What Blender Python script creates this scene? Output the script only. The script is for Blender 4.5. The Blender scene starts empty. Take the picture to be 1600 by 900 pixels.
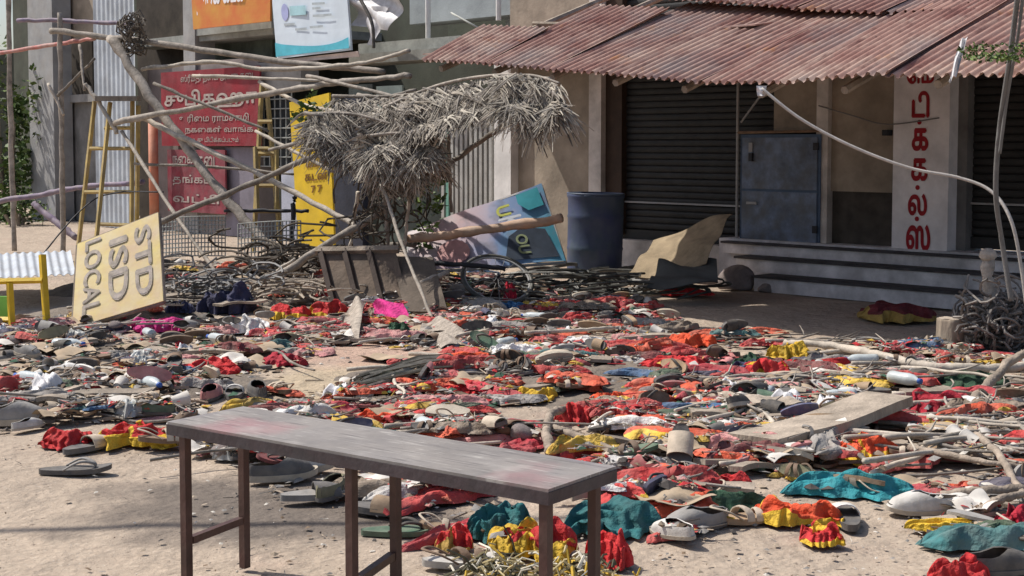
import bpy, math, random
import numpy as np
from mathutils import Vector, Matrix, Euler, Quaternion

# ------------------------------------------------------------------ camera, sky, sun, exposure
scene = bpy.context.scene
W_PX, H_PX, FOC, V0, V_HOR, CAM_H = 1600., 900., 2200., 359., 225., 1.35
PITCH = math.atan((V0 - V_HOR) / FOC)
cam_d = bpy.data.cameras.new('camera')
cam = bpy.data.objects.new('camera', cam_d)
scene.collection.objects.link(cam)
cam_d.sensor_width = 36.0
cam_d.lens = 36.0 * FOC / W_PX
cam_d.shift_y = (V0 - 450.) / W_PX
cam_d.clip_end = 500
cam.location = (0, 0, CAM_H)
cam.rotation_euler = (math.pi / 2 - PITCH, 0, 0)
scene.camera = cam

SUN_TO = Vector((-0.80, 0.33, 1.22)).normalized()     # towards the sun: high, from the left
world = bpy.data.worlds.new('World')
scene.world = world
world.use_nodes = True
wn = world.node_tree.nodes
sky = wn.new('ShaderNodeTexSky')
sky.sky_type = 'NISHITA'
sky.sun_disc = False
sky.sun_elevation = math.asin(SUN_TO.z)
sky.sun_rotation = math.atan2(SUN_TO.x, SUN_TO.y)
sky.air_density = 1.0
sky.dust_density = 2.5
bg = wn['Background']
bg.inputs['Strength'].default_value = 0.115
world.node_tree.links.new(sky.outputs['Color'], bg.inputs['Color'])
sun_d = bpy.data.lights.new('sun', 'SUN')
sun_d.energy = 4.5
sun_d.angle = math.radians(0.53)
sun_d.color = (1.0, 0.95, 0.87)
sun = bpy.data.objects.new('sun', sun_d)
scene.collection.objects.link(sun)
sun.rotation_euler = SUN_TO.to_track_quat('Z', 'Y').to_euler()
scene.view_settings.view_transform = 'Standard'
scene.view_settings.look = 'None'
scene.view_settings.exposure = 0.20
scene.view_settings.gamma = 1.0

COL = scene.collection
rnd = random.Random(7)
nr = np.random.RandomState(11)

# ------------------------------------------------------------------ pixel -> place helpers
FW = Vector((0, math.cos(PITCH), -math.sin(PITCH)))
UP = Vector((0, math.sin(PITCH), math.cos(PITCH)))
def ray(u, v):
    return FW + Vector((1, 0, 0)) * ((u - 800.) / FOC) + UP * ((V0 - v) / FOC)
def G(u, v, z=0.0):                        # where the pixel's ray meets height z
    d = ray(u, v)
    return Vector((0, 0, CAM_H)) + d * ((z - CAM_H) / d.z)
def PD(u, v, D):                           # at distance D (world y)
    d = ray(u, v)
    return Vector((0, 0, CAM_H)) + d * (D / d.y)
def project(p):
    q = Vector(p) - Vector((0, 0, CAM_H))
    f = q.dot(FW)
    return 800 + q.x / f * FOC, V0 - q.dot(UP) / f * FOC
def scale_at(v):                           # pixels per metre on the ground at row v
    return (v - V_HOR) / CAM_H
# the street front: r runs along it to the right, w out of it towards the street, z up
_d = ray(-1300, V_HOR)
AL = Vector((_d.x, _d.y, 0)).normalized()
RT = -AL
NW = RT.cross(Vector((0, 0, 1))).normalized()
ORG = G(1300, 466) - NW * 0.78
def F(r, w, z):
    return ORG + RT * r + NW * w + Vector((0, 0, z))
def FP(u, v, w):
    d = ray(u, v)
    c = Vector((0, 0, CAM_H))
    t = ((ORG + NW * w) - c).dot(NW) / d.dot(NW)
    p = c + d * t
    return (p - ORG).dot(RT), p.z
def FB(u0, u1, v0, v1, w):                 # pixel box on plane w -> r0, r1, z0, z1
    um, vm = (u0 + u1) / 2, (v0 + v1) / 2
    return FP(u0, vm, w)[0], FP(u1, vm, w)[0], FP(um, v1, w)[1], FP(um, v0, w)[1]

# ------------------------------------------------------------------ materials
MATS = {}
def mat(name, col, rough=0.85, var=0.25, scale=6.0, dust=0.0, dustcol=(0.40, 0.34, 0.27), bump=0.15, bscale=40.0,
        col2=None, metal=0.0, spec=0.3, stretch=None, alpha=1.0, rand=0.0):
    if name in MATS:
        return MATS[name]
    m = bpy.data.materials.new(name)
    m.use_nodes = True
    nt = m.node_tree
    N, L = nt.nodes, nt.links
    b = N['Principled BSDF']
    tc = N.new('ShaderNodeTexCoord')
    mp = N.new('ShaderNodeMapping')
    L.new(tc.outputs['Object'], mp.inputs['Vector'])
    if stretch:
        mp.inputs['Scale'].default_value = stretch
    oi = N.new('ShaderNodeObjectInfo')
    addv = N.new('ShaderNodeVectorMath'); addv.operation = 'ADD'
    sc_ = N.new('ShaderNodeMath'); sc_.operation = 'MULTIPLY'; sc_.inputs[1].default_value = 37.0
    L.new(oi.outputs['Random'], sc_.inputs[0])
    L.new(mp.outputs['Vector'], addv.inputs[0]); L.new(sc_.outputs[0], addv.inputs[1])
    no = N.new('ShaderNodeTexNoise')
    no.inputs['Scale'].default_value = scale
    no.inputs['Detail'].default_value = 6
    no.inputs['Roughness'].default_value = 0.65
    L.new(addv.outputs[0], no.inputs['Vector'])
    rm = N.new('ShaderNodeValToRGB')
    c2 = col2 if col2 else tuple(max(0, c * (1 - var)) for c in col)
    c1 = col if col2 else tuple(min(1, c * (1 + var * 0.6)) for c in col)
    rm.color_ramp.elements[0].position = 0.33; rm.color_ramp.elements[0].color = (*c2, 1)
    rm.color_ramp.elements[1].position = 0.66; rm.color_ramp.elements[1].color = (*c1, 1)
    L.new(no.outputs['Fac'], rm.inputs['Fac'])
    out = rm.outputs['Color']
    if rand > 0:
        hs = N.new('ShaderNodeHueSaturation')
        mr = N.new('ShaderNodeMapRange'); mr.inputs['To Min'].default_value = 1 - rand; mr.inputs['To Max'].default_value = 1 + rand
        L.new(oi.outputs['Random'], mr.inputs['Value']); L.new(mr.outputs[0], hs.inputs['Value'])
        L.new(out, hs.inputs['Color']); out = hs.outputs['Color']
    if dust > 0:
        n2 = N.new('ShaderNodeTexNoise'); n2.inputs['Scale'].default_value = scale * 1.7; n2.inputs['Detail'].default_value = 5
        L.new(addv.outputs[0], n2.inputs['Vector'])
        mr2 = N.new('ShaderNodeMapRange')
        mr2.inputs['From Min'].default_value = 0.35; mr2.inputs['From Max'].default_value = 0.68
        mr2.inputs['To Min'].default_value = dust * 0.35; mr2.inputs['To Max'].default_value = min(1, dust * 1.25)
        L.new(n2.outputs['Fac'], mr2.inputs['Value'])
        mx = N.new('ShaderNodeMix'); mx.data_type = 'RGBA'
        L.new(mr2.outputs[0], mx.inputs['Factor'])
        L.new(out, mx.inputs['A']); mx.inputs['B'].default_value = (*dustcol, 1)
        out = mx.outputs['Result']
    L.new(out, b.inputs['Base Color'])
    b.inputs['Roughness'].default_value = rough
    b.inputs['Metallic'].default_value = metal
    b.inputs['Specular IOR Level'].default_value = spec
    if alpha < 1:
        b.inputs['Alpha'].default_value = alpha
    if bump > 0:
        n3 = N.new('ShaderNodeTexNoise'); n3.inputs['Scale'].default_value = bscale; n3.inputs['Detail'].default_value = 4
        L.new(addv.outputs[0], n3.inputs['Vector'])
        bp = N.new('ShaderNodeBump'); bp.inputs['Strength'].default_value = bump; bp.inputs['Distance'].default_value = 0.02
        L.new(n3.outputs['Fac'], bp.inputs['Height']); L.new(bp.outputs['Normal'], b.inputs['Normal'])
    MATS[name] = m
    return m

# ------------------------------------------------------------------ mesh helpers
class MB:
    def __init__(s):
        s.v, s.f, s.m = [], [], []
    def add(s, vs, fs, mi=0):
        o = len(s.v)
        s.v.extend([tuple(p) for p in vs])
        s.f.extend([tuple(i + o for i in f) for f in fs])
        s.m.extend([mi] * len(fs))
        return s
    def box(s, c, size, rot=None, mi=0, taper=1.0):
        hx, hy, hz = size[0] / 2, size[1] / 2, size[2] / 2
        vs = [Vector((x * hx * (taper if z > 0 else 1), y * hy * (taper if z > 0 else 1), z * hz)) for z in (-1, 1) for x, y in ((-1, -1), (1, -1), (1, 1), (-1, 1))]
        if rot is not None:
            vs = [rot @ p for p in vs]
        vs = [p + Vector(c) for p in vs]
        return s.add(vs, [(0, 3, 2, 1), (4, 5, 6, 7), (0, 1, 5, 4), (1, 2, 6, 5), (2, 3, 7, 6), (3, 0, 4, 7)], mi)
    def hexa(s, p, mi=0):                  # 8 corners: bottom 4, top 4
        return s.add(p, [(0, 3, 2, 1), (4, 5, 6, 7), (0, 1, 5, 4), (1, 2, 6, 5), (2, 3, 7, 6), (3, 0, 4, 7)], mi)
    def fbox(s, r0, r1, w0, w1, z0, z1, mi=0):
        p = [F(r0, w1, z0), F(r1, w1, z0), F(r1, w0, z0), F(r0, w0, z0), F(r0, w1, z1), F(r1, w1, z1), F(r1, w0, z1), F(r0, w0, z1)]
        return s.hexa(p, mi)
    def tube(s, pts, rad, n=8, mi=0, flat=1.0, caps=True):
        pts = [Vector(p) for p in pts]
        k = len(pts)
        rads = rad if isinstance(rad, (list, tuple)) else [rad] * k
        ref = Vector((0, 0, 1))
        vs = []
        for i, p in enumerate(pts):
            t = (pts[min(i + 1, k - 1)] - pts[max(i - 1, 0)])
            if t.length < 1e-9: t = Vector((1, 0, 0))
            t.normalize()
            a = ref if abs(t.dot(ref)) < 0.95 else Vector((1, 0, 0))
            e1 = t.cross(a).normalized(); e2 = t.cross(e1).normalized()
            for j in range(n):
                th = 2 * math.pi * j / n
                vs.append(p + e1 * (rads[i] * math.cos(th)) + e2 * (rads[i] * flat * math.sin(th)))
        fs = [(i * n + j, i * n + (j + 1) % n, (i + 1) * n + (j + 1) % n, (i + 1) * n + j) for i in range(k - 1) for j in range(n)]
        if caps:
            fs.append(tuple(range(n))[::-1]); fs.append(tuple((k - 1) * n + j for j in range(n)))
        return s.add(vs, fs, mi)
    def grid(s, P, mi=0, mif=None):        # P[i][j] points
        a, b = len(P), len(P[0])
        o = len(s.v)
        s.v.extend([tuple(p) for row in P for p in row])
        for i in range(a - 1):
            for j in range(b - 1):
                s.f.append((o + i * b + j, o + (i + 1) * b + j, o + (i + 1) * b + j + 1, o + i * b + j + 1))
                s.m.append(mif(i, j) if mif else mi)
        return s
    def mesh(s, name, mats, smooth=False):
        me = bpy.data.meshes.new(name)
        me.from_pydata(s.v, [], s.f)
        for m in (mats if isinstance(mats, (list, tuple)) else [mats]):
            me.materials.append(m)
        if len(set(s.m)) > 1:
            me.polygons.foreach_set('material_index', s.m)
        if smooth:
            me.polygons.foreach_set('use_smooth', [True] * len(me.polygons))
        me.update()
        return me
    def build(s, name, mats, parent=None, smooth=False, origin=None):
        if origin is not None:
            o_ = Vector(origin)
            s.v = [tuple(Vector(p) - o_) for p in s.v]
        ob = link(name, s.mesh(name, mats, smooth), parent)
        if origin is not None:
            ob.location = origin
        return ob
def link(name, me, parent=None):
    ob = bpy.data.objects.new(name, me)
    COL.objects.link(ob)
    if parent is not None:
        ob.parent = parent
    return ob
def tag(o, label, cat, group=None):
    o['label'] = label; o['category'] = cat
    if group: o['group'] = group
    return o
def thing(name, label, cat, group=None, loc=None):
    e = link(name, None)
    e.empty_display_size = 0.1
    if loc is not None: e.location = loc
    return tag(e, label, cat, group)
def setting(o):
    o['kind'] = 'structure'; return o
def stuff(o):
    o['kind'] = 'stuff'; return o
def copy_tree(o, parent=None):
    c = o.copy(); COL.objects.link(c); c.parent = parent
    for ch in list(o.children): copy_tree(ch, c)
    return c
def smooth_path(pts, n=6):
    pts = [Vector(p) for p in pts]
    if len(pts) < 3: return pts
    out = []
    for i in range(len(pts) - 1):
        p0 = pts[max(i - 1, 0)]; p1 = pts[i]; p2 = pts[i + 1]; p3 = pts[min(i + 2, len(pts) - 1)]
        for k in range(n):
            t = k / n
            out.append(0.5 * ((2 * p1) + (p2 - p0) * t + (2 * p0 - 5 * p1 + 4 * p2 - p3) * t * t + (3 * p1 - p0 - 3 * p2 + p3) * t ** 3))
    out.append(pts[-1])
    return out
def lerp(a, b, t): return a + (b - a) * t
def bil(c, s, t):                          # corners BL, BR, TR, TL
    return (c[0] * (1 - s) + c[1] * s) * (1 - t) + (c[3] * (1 - s) + c[2] * s) * t
def text_points(body, bold=0.012, tight=1.0):
    cu = bpy.data.curves.new('lettering', 'FONT')
    cu.body = body; cu.align_x = 'LEFT'; cu.resolution_u = 4
    cu.space_character = tight
    ob = bpy.data.objects.new('lettering', cu)
    COL.objects.link(ob)
    bpy.context.view_layer.update()
    me = ob.evaluated_get(bpy.context.evaluated_depsgraph_get()).to_mesh()
    vs = [Vector(v.co) for v in me.vertices]; fs = [tuple(p.vertices) for p in me.polygons]
    ob.evaluated_get(bpy.context.evaluated_depsgraph_get()).to_mesh_clear()
    bpy.data.objects.remove(ob); bpy.data.curves.remove(cu)
    V, Fc = [], []
    offs = [(0, 0)] if bold == 0 else [(0, 0), (bold, 0), (-bold, 0), (0, bold), (0, -bold)]
    for k, (dx, dy) in enumerate(offs):
        o = len(V)
        V += [(p.x + dx, p.y + dy, k) for p in vs]; Fc += [tuple(i + o for i in f) for f in fs]
    A = np.array(V)
    A[:, 0] = (A[:, 0] - A[:, 0].min()) / max(1e-6, np.ptp(A[:, 0]))
    A[:, 1] = (A[:, 1] - A[:, 1].min()) / max(1e-6, np.ptp(A[:, 1]))
    return A, Fc
def board_text(parent, corners, box, body, m, nrm, bold=0.02, turn=False, lift=0.006, tight=1.0, name='lettering'):
    """box = s0, s1, t0, t1 on the board; turn=True: letters turned a quarter clockwise."""
    A, Fc = text_points(body, bold, tight)
    s0, s1, t0, t1 = box
    vs = []
    for x, y, k in A:
        if turn:
            s, t = s0 + (s1 - s0) * y, t1 - (t1 - t0) * x
        else:
            s, t = s0 + (s1 - s0) * x, t0 + (t1 - t0) * y
        vs.append(bil(corners, s, t) + nrm * (lift + 0.0006 * k))
    return MB().add(vs, Fc).build(name, m, parent)
def board(name, corners, th, m, parent=None, nrm=None, nu=8, nv=8, back=None, wav=0.0, mif=None):
    if nrm is None:
        nrm = (corners[1] - corners[0]).cross(corners[3] - corners[0]).normalized()
    b = MB()
    def row(off):
        return [[bil(corners, i / nu, j / nv) + nrm * (off + wav * math.sin(5 * i / nu + 3 * j / nv)) for j in range(nv + 1)] for i in range(nu + 1)]
    b.grid(row(0), mif=mif)
    b.grid([r for r in row(-th)[::-1]], mi=0)
    P, Q = row(0), row(-th)
    edge = [(i, 0) for i in range(nu + 1)] + [(nu, j) for j in range(1, nv + 1)] + [(i, nv) for i in range(nu - 1, -1, -1)] + [(0, j) for j in range(nv - 1, 0, -1)]
    k = len(edge)
    o = len(b.v)
    for i, j in edge: b.v.append(tuple(P[i][j]))
    for i, j in edge: b.v.append(tuple(Q[i][j]))
    for e in range(k):
        b.f.append((o + e, o + k + e, o + k + (e + 1) % k, o + (e + 1) % k)); b.m.append(0)
    return b.build(name, m, parent), nrm

# ------------------------------------------------------------------ common materials
M_wood = mat('weathered_wood', (0.30, 0.25, 0.20), 0.9, 0.45, 5, bump=0.4, bscale=60, stretch=(1, 1, 0.3), rand=0.25)
M_bamboo = mat('dry_pole_wood', (0.27, 0.235, 0.20), 0.8, 0.5, 9, bump=0.3, bscale=50, rand=0.3)
M_pale = mat('pale_peeled_wood', (0.44, 0.385, 0.32), 0.75, 0.35, 9, bump=0.3, rand=0.2)
M_purple = mat('faded_violet_paint', (0.17, 0.13, 0.22), 0.7, 0.4, 8, dust=0.35)
M_red_pole = mat('red_white_paint', (0.40, 0.10, 0.09), 0.7, 0.3, 5, dust=0.4, dustcol=(0.5, 0.45, 0.4))
M_dark = mat('dark_steel', (0.03, 0.03, 0.035), 0.6, 0.3, 10, metal=0.2)
M_rubber = mat('black_rubber', (0.025, 0.026, 0.026), 0.55, 0.3, 10, dust=0.25)
M_concrete = mat('stained_concrete', (0.30, 0.29, 0.28), 0.9, 0.3, 2.5, bump=0.25, bscale=30)
M_limewash = mat('dirty_limewash', (0.66, 0.61, 0.57), 0.9, 0.45, 2.2, bump=0.2, bscale=25, dust=0.25, dustcol=(0.20, 0.17, 0.14))
M_beige = mat('beige_plaster', (0.34, 0.285, 0.225), 0.9, 0.4, 2.0, bump=0.2, bscale=25, dust=0.25, dustcol=(0.17, 0.14, 0.11))
M_white = mat('white_plaster', (0.72, 0.70, 0.68), 0.85, 0.2, 3, bump=0.1)
M_grey_paint = mat('grey_paint', (0.33, 0.335, 0.345), 0.8, 0.25, 3, dust=0.2)

# ------------------------------------------------------------------ ground
def ground():
    xs = np.concatenate([np.linspace(-60, -9, 14), np.arange(-8.5, 8.6, 0.11), np.linspace(9, 60, 14)])
    ys = np.concatenate([np.linspace(-30, 2.5, 10), np.arange(2.7, 16, 0.11), np.linspace(16.2, 90, 24)])
    X, Y = np.meshgrid(xs, ys, indexing='ij')
    Z = 0.008 * np.sin(X * 1.7 + 0.8 * np.sin(Y)) * np.sin(Y * 1.3) + 0.006 * np.sin(X * 5.1 + Y * 2.2) * np.sin(Y * 4.3 - X) + 0.003 * np.sin(X * 13 + Y * 3) * np.sin(Y * 11)
    Z[(Y > 15.5) | (Y < 2.6) | (abs(X) > 8.6)] = 0
    Z -= 0.012
    b = MB(); nx, ny = X.shape
    b.v = list(zip(X.ravel().tolist(), Y.ravel().tolist(), Z.ravel().tolist()))
    b.f = [(i * ny + j, (i + 1) * ny + j, (i + 1) * ny + j + 1, i * ny + j + 1) for i in range(nx - 1) for j in range(ny - 1)]
    b.m = [0] * len(b.f)
    m = bpy.data.materials.new('trodden_earth'); m.use_nodes = True
    N, L = m.node_tree.nodes, m.node_tree.links
    p = N['Principled BSDF']; p.inputs['Roughness'].default_value = 0.95; p.inputs['Specular IOR Level'].default_value = 0.15
    tc = N.new('ShaderNodeTexCoord')
    def noise(sc, det=6, ro=0.6):
        n = N.new('ShaderNodeTexNoise'); n.inputs['Scale'].default_value = sc; n.inputs['Detail'].default_value = det; n.inputs['Roughness'].default_value = ro
        L.new(tc.outputs['Object'], n.inputs['Vector']); return n.outputs['Fac']
    def rng(v, a, b_, lo=0., hi=1.):
        r = N.new('ShaderNodeMapRange'); r.inputs['From Min'].default_value = a; r.inputs['From Max'].default_value = b_
        r.inputs['To Min'].default_value = lo; r.inputs['To Max'].default_value = hi; L.new(v, r.inputs['Value']); return r.outputs[0]
    def mixc(fac, A, B):
        x = N.new('ShaderNodeMix'); x.data_type = 'RGBA'
        L.new(fac, x.inputs['Factor'])
        for key, c in (('A', A), ('B', B)):
            if isinstance(c, tuple): x.inputs[key].default_value = (*c, 1)
            else: L.new(c, x.inputs[key])
        return x.outputs['Result']
    c = mixc(rng(noise(1.1), 0.35, 0.65), (0.43, 0.35, 0.275), (0.345, 0.28, 0.222))
    c = mixc(rng(noise(14, 8, 0.75), 0.43, 0.72, 0, 0.50), c, (0.25, 0.195, 0.155))
    c = mixc(rng(noise(70, 3), 0.60, 0.75, 0, 0.7), c, (0.50, 0.45, 0.38))
    c = mixc(rng(noise(38, 2), 0.66, 0.74, 0, 0.8), c, (0.13, 0.10, 0.08))
    c = mixc(rng(noise(0.9, 4), 0.56, 0.72, 0, 0.16), c, (0.55, 0.26, 0.22))        # trodden red powder
    def spot(center, rx, ry, soft=0.45):   # a ragged-edged colour patch, for spills and the painted shadow
        mp = N.new('ShaderNodeMapping'); mp.vector_type = 'POINT'
        nz = N.new('ShaderNodeTexNoise'); nz.inputs['Scale'].default_value = 3.0; nz.inputs['Detail'].default_value = 5
        L.new(tc.outputs['Object'], nz.inputs['Vector'])
        sb = N.new('ShaderNodeVectorMath'); sb.operation = 'SUBTRACT'; L.new(tc.outputs['Object'], sb.inputs[0]); sb.inputs[1].default_value = (center[0], center[1], 0)
        dv = N.new('ShaderNodeVectorMath'); dv.operation = 'MULTIPLY'; L.new(sb.outputs[0], dv.inputs[0]); dv.inputs[1].default_value = (1 / rx, 1 / ry, 0)
        ln = N.new('ShaderNodeVectorMath'); ln.operation = 'LENGTH'; L.new(dv.outputs[0], ln.inputs[0])
        ad = N.new('ShaderNodeMath'); ad.operation = 'ADD'; L.new(ln.outputs['Value'], ad.inputs[0])
        ms = N.new('ShaderNodeMath'); ms.operation = 'MULTIPLY_ADD'; L.new(nz.outputs['Fac'], ms.inputs[0]); ms.inputs[1].default_value = 1.3; ms.inputs[2].default_value = -0.65
        L.new(ms.outputs[0], ad.inputs[1])
        return rng(ad.outputs[0], 1.0, 1.0 - soft)
    a = G(450, 785); c = mixc(rng(spot(a, 0.95, 0.62), 0, 1, 0, 0.92), c, (0.14, 0.117, 0.10))     # broad shadow beside the bench, painted into the earth colour
    a = G(540, 600); c = mixc(rng(spot(a, 0.7, 0.8), 0, 1, 0, 0.18), c, (0.50, 0.40, 0.18))        # spilled turmeric
    a = G(560, 545); c = mixc(rng(spot(a, 0.9, 0.9), 0, 1, 0, 0.22), c, (0.55, 0.24, 0.18))
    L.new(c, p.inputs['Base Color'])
    bp = N.new('ShaderNodeBump'); bp.inputs['Strength'].default_value = 0.42; bp.inputs['Distance'].default_value = 0.025
    ad = N.new('ShaderNodeMath'); ad.operation = 'ADD'; L.new(noise(22, 8, 0.7), ad.inputs[0]); L.new(rng(noise(90, 2), 0.55, 0.75), ad.inputs[1])
    a2 = N.new('ShaderNodeMath'); a2.operation = 'ADD'; L.new(ad.outputs[0], a2.inputs[0]); L.new(rng(noise(5.5, 3), 0.40, 0.62, 0, 2.2), a2.inputs[1])
    L.new(a2.outputs[0], bp.inputs['Height']); L.new(bp.outputs['Normal'], p.inputs['Normal'])
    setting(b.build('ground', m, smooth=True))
ground()

exec_later = []
# ------------------------------------------------------------------ the shop: walls, pillars, shutters, steps, tin roof
M_step = mat('step_cement', (0.78, 0.75, 0.76), 0.9, 0.4, 3.0, bump=0.25, bscale=30, dust=0.3, dustcol=(0.16, 0.14, 0.14))
M_tread = mat('dark_cement', (0.07, 0.065, 0.068), 0.9, 0.4, 5, bump=0.3)
M_shutter = mat('dark_shutter_paint', (0.022, 0.023, 0.024), 0.6, 0.4, 5, bump=0.1, dust=0.15, dustcol=(0.06, 0.052, 0.045))
M_frame = mat('brown_door_frame', (0.05, 0.03, 0.02), 0.7, 0.3, 6)
M_blue = mat('faded_blue_steel', (0.17, 0.225, 0.33), 0.7, 0.55, 5, dust=0.6, dustcol=(0.115, 0.115, 0.11), bump=0.25, bscale=9)
M_bluebox = mat('blue_steel_edge', (0.08, 0.12, 0.19), 0.6, 0.3, 4)
M_sign_red = mat('painted_red_letters', (0.33, 0.012, 0.02), 0.7, 0.25, 8)
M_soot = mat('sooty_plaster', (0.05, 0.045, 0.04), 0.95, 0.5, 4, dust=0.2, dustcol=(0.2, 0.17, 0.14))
PZ = 0.42
shop = thing('shop_building', 'low shop with closed dark shutters under a rusty corrugated roof', 'building', loc=F(0, 0, 0))
def spart(name, m, args, bev=False, parent=None):
    b = MB()
    for a in args: b.fbox(*a)
    o = b.build(name, m)
    o.parent = parent or shop
    o.matrix_parent_inverse = (parent or shop).matrix_world.inverted()
    return o
bpy.context.view_layer.update()
def R(u, v=300, w=0): return FP(u, v, w)[0]
ZT = 3.1
spart('wall', M_beige, [(R(797), R(924), -0.3, 0.0, 0, ZT)])
spart('pillar', M_limewash, [(R(924), R(943), -0.3, 0.045, 0, ZT)])
spart('door_frame', M_frame, [(R(943), R(968), -0.3, -0.03, 0.38, ZT)])
spart('wall', M_beige, [(R(1206), R(1281), -0.3, -0.02, FP(1240, 205, 0)[1], ZT)])
spart('pillar', M_limewash, [(R(1280), R(1298), -0.3, 0.06, PZ, ZT)])
spart('wall', M_beige, [(R(1298), R(1394), -0.3, 0.0, FP(1350, 300, 0)[1], ZT)])
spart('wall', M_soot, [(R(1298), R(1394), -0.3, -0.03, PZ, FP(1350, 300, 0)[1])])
spart('lamp_bracket', M_dark, [(R(1385) , R(1393), 0.0, 0.09, FP(1388, 212, 0)[1], FP(1388, 203, 0)[1])])
sp0, sp1, _, _ = FB(1395, 1482, 130, 400, 0.13)
spart('sign_pillar', mat('grey_white_plaster', (0.84, 0.81, 0.82), 0.85, 0.22, 2.5, bump=0.12, dust=0.12, dustcol=(0.3, 0.27, 0.25)), [(sp0, sp1, -0.3, 0.13, FP(1440, 418, 0.13)[1], ZT)])
spart('door_frame', mat('grey_reveal', (0.17, 0.165, 0.16), 0.9, 0.3, 4), [(R(1484), R(1508), -0.3, -0.02, PZ, ZT)])
spart('wall', M_limewash, [(R(1700), R(1800), -0.3, 0.0, PZ, ZT)])
spart('sill', M_limewash, [(R(966), R(1140), -0.3, 0.05, 0.0, FP(1010, 376, 0)[1])])
spart('floor_slab', M_step, [(R(1140), R(1850), -0.3, 0.16, 0.0, PZ)])
# Tamil letters painted down the pillar
def fcorners(u0, u1, v0, v1, w):
    r0, r1, z0, z1 = FB(u0, u1, v0, v1, w)
    return [F(r0, w, z0), F(r1, w, z0), F(r1, w, z1), F(r0, w, z1)]
for s, (u0, u1, v0, v1) in (('மெ', (1417, 1460, 100, 131)), ('டி', (1425, 1453, 142, 184)), ('க', (1425, 1451, 200, 236)), ('க', (1424, 1450, 247, 283)), ('ல', (1419, 1449, 302, 337)), ('ஸ', (1416, 1454, 350, 392))):
    c = fcorners(u0, u1, v0, v1, 0.13)
    s = {'மெ': 'ெம'}.get(s, s)
    o = board_text(None, c, (0, 1, 0, 1), s, M_sign_red, NW, bold=0.035, lift=0.004)
    o.parent = shop; o.matrix_parent_inverse = shop.matrix_world.inverted()
for du, dv_ in ((1437, 191), (1434, 293), (1433, 342)):
    r_, z_ = FP(du, dv_, 0.13)
    o = MB().add([F(r_ + .022 * math.cos(a), .1345, z_ + .022 * math.sin(a)) for a in np.linspace(0, 6.2832, 13)[:-1]], [tuple(range(12))]).build('lettering', M_sign_red)
    o.parent = shop; o.matrix_parent_inverse = shop.matrix_world.inverted()
# steps, each a slab with a dark tread
for k, (wd, z0, z1) in enumerate(((0.78, 0.0, 0.145), (0.50, 0.145, 0.285), (0.26, 0.285, 0.40))):
    rl = (R(1178, 455, 0.78), R(1150, 430, 0.5), R(1135, 410, 0.2))[k]
    st = spart('step', M_step, [(rl, R(1900), 0.0, wd, z0, z1 - 0.02)])
    spart('tread', M_tread, [(rl - 0.015, R(1900), 0.003, wd + 0.02, z1 - 0.02, z1)], parent=st)
# shutters with their slats
def shutter(u0, u1, z0, w, rail_v=None):
    r0, r1 = R(u0, 250, w), R(u1, 250, w)
    s = spart('shutter', M_shutter, [(r0, r1, w - 0.08, w - 0.03, z0, ZT)])
    h = 0.068
    L_ = r1 - r0
    prof = [(-0.012, 0), (-0.001, 0.009), (0.003, 0.025), (0.003, 0.043), (-0.001, 0.059), (-0.012, h)]
    b = MB(); P = []
    for rr in (0, L_):
        P.append([RT * rr + NW * a + Vector((0, 0, q)) for a, q in prof])
    b.grid(P)
    me = b.mesh('slat', M_shutter)
    z = z0 + 0.11
    while z < ZT - h:
        o = link('slat', me); o.location = F(r0, w + 0.012 + rnd.uniform(-.004, .004), z)
        o.parent = s; o.matrix_parent_inverse = s.matrix_world.inverted()
        z += h
    spart('bottom_rail', M_shutter, [(r0, r1, w - 0.02, w + 0.03, z0, z0 + 0.10)], parent=s)
    zz = FP((u0 + u1) / 2, 322, w)[1]
    spart('latch_bar', M_grey_paint, [(r0 + .05, r1 - .05, w + 0.02, w + 0.04, zz, zz + 0.018)], parent=s)
shutter(968, 1281, FP(1010, 374, -0.12)[1], -0.12)
shutter(1508, 1700, PZ + 0.02, -0.14)
# blue steel two-panel door leaning shut in front of the shutter
r0, r1, z0, z1 = FB(1154, 1279, 210, 386, 0.10)
dr = spart('steel_door', M_bluebox, [(r0, r1, 0.03, 0.075, z0, z1)])
zm = FP(1215, 298, 0.1)[1]
for a, b_ in ((z0 + 0.03, zm - 0.012), (zm + 0.012, z1 - 0.03)):
    spart('panel', M_blue, [(r0 + 0.03, r1 - 0.03, 0.072, 0.088, a, b_)], parent=dr)
for zz_ in (z0 + .15, z1 - .15): spart('hinge', M_dark, [(r1 - .07, r1 - .015, 0.086, 0.098, zz_, zz_ + .07)], parent=dr)
spart('handle', M_grey_paint, [(r0 + .10, r0 + .22, 0.087, 0.11, zm - .14, zm - .115)], parent=dr)
spart('padlock', M_dark, [(r0 + 0.13, r0 + 0.17, 0.085, 0.12, z1 - 0.26, z1 - 0.18)], parent=dr)
spart('hasp', M_grey_paint, [(r0 + 0.12, r0 + 0.16, 0.085, 0.105, z1 - 0.17, z1 - 0.08)], parent=dr)
b = MB().tube([F(r0 - 0.02, 0.10, z0), F(r0 - 0.02, 0.10, ZT - .2)], 0.014, 6)
o = b.build('door_post', M_grey_paint); o.parent = shop; o.matrix_parent_inverse = shop.matrix_world.inverted()
b = MB().tube([F(r0 - 0.02, 0.10, z1 + 0.02), F(r1 + 0.02, 0.10, z1 + 0.03)], 0.014, 6)
o = b.build('door_bar', mat('rusty_bar', (0.22, 0.14, 0.09), 0.8, 0.4, 8)); o.parent = shop; o.matrix_parent_inverse = shop.matrix_world.inverted()
b = MB().tube([F(r0 + 0.03, 0.11, z1 + 0.12), F(r0 + 0.42, 0.11, z1 + 0.55)], 0.01, 6)
o = b.build('door_stay', M_grey_paint); o.parent = shop; o.matrix_parent_inverse = shop.matrix_world.inverted()

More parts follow.
